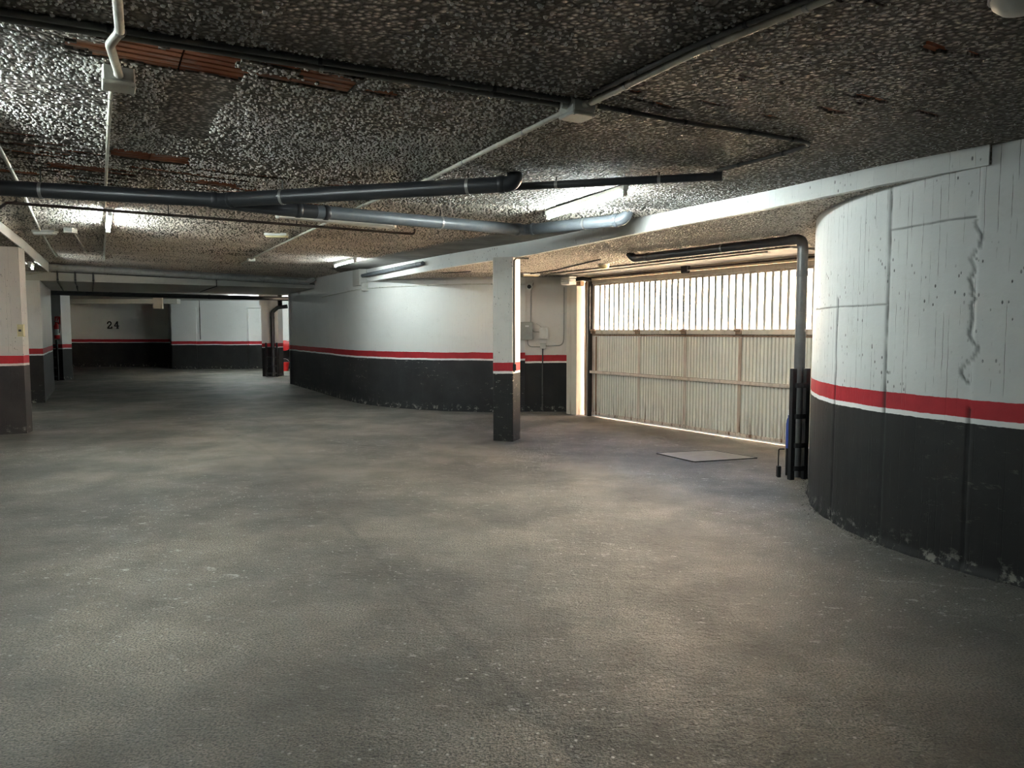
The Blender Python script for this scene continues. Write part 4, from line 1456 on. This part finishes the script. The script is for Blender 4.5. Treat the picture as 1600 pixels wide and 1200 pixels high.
DN = (0, 0, -1)
uax = ((V2[0], V2[1], 0), DN, (U2[0], U2[1], 0))
bz = cz(0.34, 4.0)
jbox('junction_box', 'central white junction box on the ceiling where four conduits meet', 'junction box', (0.345, 3.99, bz - 0.04), (0.14, 0.08, 0.14), uax, M['box'],
     glands=(((0.41, 4.0, bz - .025), (1, .4, 0)), ((0.31, 4.05, bz - .025), (-.5, .87, 0)), ((0.285, 3.95, bz - .025), (-.9, -.4, 0)), ((0.38, 3.93, bz - .025), (.5, -.87, 0))))
bz = cz(-1.89, 3.65)
jbox('junction_box', 'white ceiling junction box at upper left beneath the kinked conduit', 'junction box', (-1.90, 3.65, bz - 0.045), (0.14, 0.09, 0.14), uax, M['box'],
     glands=(((-1.87, 3.59, bz - .045), (.5, -.87, 0)), ((-1.93, 3.71, bz - .03), (-.5, .87, 0))))
bz = cz(-4.75, 13.6)
jbox('junction_box', 'small pale junction box on the long conduit near the lintel', 'junction box', (-4.78, 13.62, bz - 0.03), (0.12, 0.06, 0.12), uax, M['box'])
bz = cz(-5.8, 9.8)
jbox('junction_box', 'small square white ceiling box right of the emergency light', 'junction box', (-5.82, 9.82, bz - 0.035), (0.12, 0.07, 0.12), ((1, 0, 0), DN, (0, 1, 0)), M['box'])
jbox('junction_box', 'grey box where conduit meets the curved wall seam', 'junction box', (-3.05, 15.38, 2.46), (0.13, 0.07, 0.16), ((0.8, -0.6, 0), (-0.6, -0.8, 0), (0, 0, 1)), M['box'])
FR = ((1, 0, 0), (0, -1, 0), (0, 0, 1))
t = jbox('electrical_box', 'tall grey control box on the recess wall behind the pillar', 'electrical box', (0.275, 14.05, 1.55), (0.22, 0.10, 0.32), FR, M['grey_box'])
MB().box((0.285, 13.998, 1.64), (0.07, 0.006, 0.03), FR, 0.002).build('name_plate', M['white_label'], t)
t = jbox('electrical_box', 'small white receiver box with antenna on the recess wall', 'electrical box', (0.60, 14.05, 1.51), (0.16, 0.09, 0.21), FR, M['enamel'])
MB().tube([(0.56, 14.05, 1.61), (0.54, 14.03, 1.64), (0.46, 14.02, 1.69)], 0.004, 6).build('antenna', M['clip'], t)
jbox('junction_box', 'small square junction box below the receiver box', 'junction box', (0.59, 14.06, 1.265), (0.10, 0.06, 0.10), FR, M['box'])
t = jbox('switch_box', 'cream light switch box on the left pillar corner', 'switch', (-7.385, 11.10, 1.555), (0.075, 0.07, 0.17), ((.95, .3, 0), (.3, -.95, 0), (0, 0, 1)), M['yellow_box'])
MB().box((-7.375, 11.06, 1.555), (0.035, 0.012, 0.03), ((.95, .3, 0), (.3, -.95, 0), (0, 0, 1)), 0.003).build('switch_button', M['dark_conduit'], t)

# security camera
t = thing('security_camera', 'round white security camera on a bracket high on the recess wall', 'camera', (0.33, 14.08, 2.45))
MB().tube([(0.40, 14.09, 2.50), (0.39, 14.0, 2.47), (0.345, 13.96, 2.43)], 0.016, 8).build('bracket', M['box'], t, True)
MB().tube([(0.335, 14.02, 2.40), (0.33, 13.97, 2.39), (0.325, 13.93, 2.38), (0.323, 13.915, 2.378)], [0.045, 0.058, 0.058, 0.05], 18).build('body', M['box'], t, True)
MB().tube([(0.323, 13.916, 2.378), (0.321, 13.903, 2.376)], [0.038, 0.034], 16).build('lens', M['lens'], t, True)

# ================================================================== LAMPS
def make_lamp(label, c, ang, lit, L=1.5, mat_body='enamel', slope=True, group=None):
    """batten with one tube: slim housing, tube, two lamp holders"""
    d = Vector((math.cos(ang), math.sin(ang), 0))
    n = Vector((-d.y, d.x, 0))
    t = thing('fluorescent_lamp', label, 'lamp', c, group)
    c = Vector(c)
    ax = (d, n, (0, 0, 1))
    MB().box(c + Vector((0, 0, -0.022)), (L + 0.04, 0.055, 0.044), ax, 0.006).build('housing', M[mat_body], t)
    for s in (-1, 1):
        MB().box(c + d * (L / 2 + 0.0) * s + Vector((0, 0, -0.062)), (0.03, 0.036, 0.06), ax, 0.006).build('lamp_holder', M['enamel'], t)
    MB().tube([c - d * (L / 2 - 0.015) + Vector((0, 0, -0.070)), c + d * (L / 2 - 0.015) + Vector((0, 0, -0.070))], 0.014, 12).build('tube', M[lit], t, True)
    return t


UA = math.atan2(U2[1], U2[0])


def lamp_at(label, x, y, ang, lit, z=None, L=1.5):
    return make_lamp(label, (x, y, (cz(x, y) if z is None else z) - 0.004), ang, lit, L)


lamp_at('lit fluorescent tube beside the white ceiling step above the grey pipe', 0.64, 6.76, math.atan2(-1.27, 0.56), 'tube', L=1.4)
lamp_at('lit fluorescent tube on the left ceiling behind the drain pipe', -4.66, 8.62, UA, 'tube', L=1.5)
lamp_at('lit fluorescent tube off the left edge near the camera', -3.06, 3.55, UA, 'tube')
lamp_at('lit fluorescent tube at the far end of the white ceiling step', -3.02, 13.4, UA, 'tube_weak', L=1.2)
lamp_at('lit fluorescent tube behind the left pillar close to the pier', -8.86, 13.68, UA, 'tube_weak', LSOF, 0.6)
make_lamp('long lit fluorescent tube in the far room above the passage end', (-8.9, 26.3, 2.776), 0.0, 'tube', 2.4)
lamp_at('added unseen fill tube behind the camera', 0.0, -3.6, UA, 'tube_fill')  # unseen lamp added to lift the ambient light near the camera
# wide unlit luminaire seen under the pipe
t = thing('ceiling_luminaire', 'wide unlit white luminaire glimpsed below the grey rear pipe', 'lamp', (-1.85, 8.15, 2.78))
e = Vector((-1.36, 8.46, 2.735)); s = e - Vector((V2[0], V2[1], 0)) * 1.25 + Vector((0, 0, 0.03))
dd = (e - s).normalized(); nn = Vector((-dd.y, dd.x, 0))
MB().box((s + e) / 2 + Vector((0, 0, 0.01)), ((e - s).length, 0.15, 0.075), (dd, nn, dd.cross(nn)), 0.02).build('diffuser', M['enamel'], t)
for p in (s, e):
    MB().box(p + Vector((0, 0, 0.012)), (0.05, 0.165, 0.09), (dd, nn, dd.cross(nn)), 0.015).build('end_cap', M['enamel'], t)
MB().box((s + e) / 2 + Vector((0, 0, 0.055)), ((e - s).length * 0.8, 0.07, 0.05), (dd, nn, dd.cross(nn)), 0.004).build('mounting_rail', M['box'], t)


def emergency(label, x, y, z, sx, sy, h, mat, ax=((1, 0, 0), (0, 1, 0), (0, 0, 1))):
    t = thing('emergency_light', label, 'emergency light', (x, y, z))
    MB().box((x, y, z - h * 0.3), (sx, sy, h * 0.6), ax, 0.006).build('base', M['box'], t)
    MB().box((x, y, z - h * 0.72), (sx * 0.92, sy * 0.86, h * 0.56), ax, 0.012).build('diffuser', M[mat], t)
    return t


emergency('long white emergency light on the left ceiling by the pillar', -6.33, 10.1, cz(-6.33, 10.1), 0.31, 0.11, 0.07, 'enamel')
emergency('yellowed emergency light in the middle of the far ceiling', -3.11, 9.84, cz(-3.11, 9.84), 0.30, 0.12, 0.06, 'yellow_box')
emergency('flat cream emergency light on the soffit just right of the pillar', 0.32, 13.2, SOF - 0.002, 0.36, 0.12, 0.05, 'yellow_box', ((.87, .49, 0), (-.49, .87, 0), (0, 0, 1)))


def round_light(label, x, y, z, r, mat):
    t = thing('round_ceiling_light', label, 'ceiling light', (x, y, z))
    MB().lathe([(r, -0.03), (r, 0.0)], (x, y, z - 0.001), 28).build('base', M['box'], t, True)
    MB().lathe([(r * 0.25, -0.085), (r * 0.6, -0.075), (r * 0.86, -0.052), (r * 0.93, -0.03)], (x, y, z), 28).build('globe', M[mat], t, True)
    return t


round_light('cream round ceiling light cut by the top right edge of the photo', 1.74, 2.60, cz(1.74, 2.60), 0.10, 'enamel')
round_light('small yellow round light on the soffit before the gate', 1.40, 11.3, SOF, 0.09, 'yellow_box')

# ================================================================== FLOOR HATCH
hq = [np.array(p) for p in ((1.84, 9.22), (2.16, 8.63), (2.98, 8.89), (2.58, 9.44))]
t = thing('floor_hatch', 'square metal hatch plate set in the floor before the gate', 'hatch', (2.4, 9.05, 0))
MB().prism([tuple(p) for p in hq], 0.001, 0.008).build('plate', simple('worn steel plate', (0.25, 0.23, 0.20), 0.42, 0.2, var=0.12), t)
mb = MB()
for i in range(4):
    p, q = hq[i], hq[(i + 1) % 4]
    d = (q - p) / np.linalg.norm(q - p); n2 = np.array((d[1], -d[0]))
    mb.prism([tuple(p), tuple(q), tuple(q + n2 * 0.02), tuple(p + n2 * 0.02)], 0.0005, 0.0095)
mb.build('frame', M['rod'], t)

# ================================================================== FAR ROOM THINGS
t = thing('downpipe', 'black downpipe with a bent top on the far column', 'pipe', (-8.08, 25.0, 0))
MB().tube(roundpath([(-7.6, 25.02, 2.38), (-7.92, 25.02, 2.34), (-8.12, 25.02, 2.18), (-8.12, 25.02, 0.0)], 0.1), 0.065, 14).build('pipe', M['black_pvc'], t, True)
collar(t, (-8.12, 25.02, 2.0), (0, 0, 1), 0.065, M['black_pvc'], 0.08)
pipe_guard('black steel guard around the far column downpipe', (-8.14, 24.93), (1, 0), 1.15, 0.36, 0.10)
t = thing('downpipe', 'black downpipe on the far left column', 'pipe', (-14.42, 23.08, 0))
MB().tube([(-14.52, 23.12, 2.6), (-14.52, 23.12, 0)], 0.06, 14).build('pipe', M['black_pvc'], t, True)
collar(t, (-14.52, 23.12, 2.0), (0, 0, 1), 0.06, M['black_pvc'], 0.08)
pipe_guard('black steel guard at the foot of the far left column', (-14.38, 23.0), (1, 0), 1.28, 0.34, 0.09)


def extinguisher(x, y, z):
    t = thing('fire_extinguisher', 'red fire extinguisher with white label on the far left column', 'fire extinguisher', (x, y, z))
    cy = MB().lathe([(0.06, 0.0), (0.075, 0.02), (0.075, 0.40), (0.05, 0.46), (0.022, 0.49), (0.022, 0.52)], (x, y, z), 18)
    cy = cy.build('cylinder', M['red_paint'], t, True)
    MB().lathe([(0.077, 0.12), (0.077, 0.30)], (x, y, z), 18).build('label_wrap', M['white_label'], cy, True)
    MB().box((x, y - 0.02, z + 0.545), (0.04, 0.10, 0.03), None, 0.004).build('valve_handle', M['black_steel'], t)
    MB().tube(roundpath([(x + .02, y - .03, z + .53), (x + 0.10, y - .03, z + .5), (x + .095, y - .03, z + .18)], 0.05), 0.010, 8).build('hose', M['black_steel'], t, True)
    MB().box((x, y + 0.085, z + 0.35), (0.05, 0.03, 0.12), None, 0.003).build('wall_bracket', M['black_steel'], t)


extinguisher(-14.24, 23.08, 1.30)
t = thing('safety_sign', 'red extinguisher sign with white symbols above the extinguisher', 'sign', (-14.27, 23.19, 1.9))
MB().box((-14.27, 23.19, 1.88), (0.17, 0.012, 0.24), None, 0.002).build('plate', M['red_paint'], t)
mb = MB()
mb.box((-14.30, 23.182, 1.87), (0.03, 0.004, 0.12), None, 0.001)
mb.box((-14.24, 23.182, 1.86), (0.035, 0.004, 0.09), None, 0.001)
mb.box((-14.27, 23.182, 1.95), (0.08, 0.004, 0.015), None, 0.001)
mb.build('pictogram', M['white_label'], t)

t = thing('red_reel', 'red round object mounted right of the far column at band height', 'reel', (-9.14, 29.6, 0.9))
MB().tube([(-9.14, 29.62, 0.96), (-9.14, 29.78, 0.96)], [0.20, 0.20], 18).build('drum', M['red_paint'], t, True)
MB().tube([(-9.14, 29.585, 0.96), (-9.14, 29.62, 0.96)], [0.10, 0.21], 18).build('front_flange', M['red_paint'], t, True)
MB().box((-9.14, 29.9, 0.96), (0.10, 0.24, 0.10), None, 0.01).build('bracket', M['red_paint'], t)
t = thing('red_bucket', 'red bucket standing on the floor right of the far column', 'bucket', (-8.84, 28.6, 0))
MB().lathe([(0.13, 0.0), (0.17, 0.30), (0.185, 0.31), (0.185, 0.33), (0.16, 0.33), (0.13, 0.05)], (-8.84, 28.6, 0), 20).build('body', M['red_paint'], t, True)
MB().tube([(-8.84 - .18 * math.cos(a), 28.6, 0.32 + 0.15 * math.sin(a)) for a in np.linspace(0, math.pi, 10)], 0.006, 6).build('handle', M['clip'], t)

# painted bay number on the far bay wall
t = thing('bay_number', 'black painted number 24 on the far bay wall', 'number', (-17.3, 31.99, 1.8))
def stroke(mb, pts, w):
    for (x0, z0), (x1, z1) in zip(pts[:-1], pts[1:]):
        L = math.hypot(x1 - x0, z1 - z0)
        dx = ((x1 - x0) / L, 0, (z1 - z0) / L)
        mb.box(((x0 + x1) / 2, 31.992, (z0 + z1) / 2), (L + w * 0.3, 0.012, w), (dx, (0, 1, 0), (-dx[2], 0, dx[0])))
zc = 1.80
nx = -17.44
mb = MB()
stroke(mb, [(nx - .08, zc + .05), (nx - .075, zc + .10), (nx - .03, zc + .14), (nx + .03, zc + .14), (nx + .075, zc + .09), (nx + .06, zc + .03), (nx - .02, zc - .05), (nx - .08, zc - .13)], 0.05)
stroke(mb, [(nx - .09, zc - .13), (nx + .09, zc - .13), (nx + .09, zc - .07)], 0.055)
mb.build('digit', M['number'], t)
nx = -17.14
mb = MB()
stroke(mb, [(nx + .03, zc + .14), (nx - .09, zc - .04), (nx + .10, zc - .04)], 0.04)
stroke(mb, [(nx + .04, zc + .15), (nx + .04, zc - .14)], 0.06)
stroke(mb, [(nx - .01, zc - .14), (nx + .09, zc - .14)], 0.035)
mb.build('digit', M['number'], t)
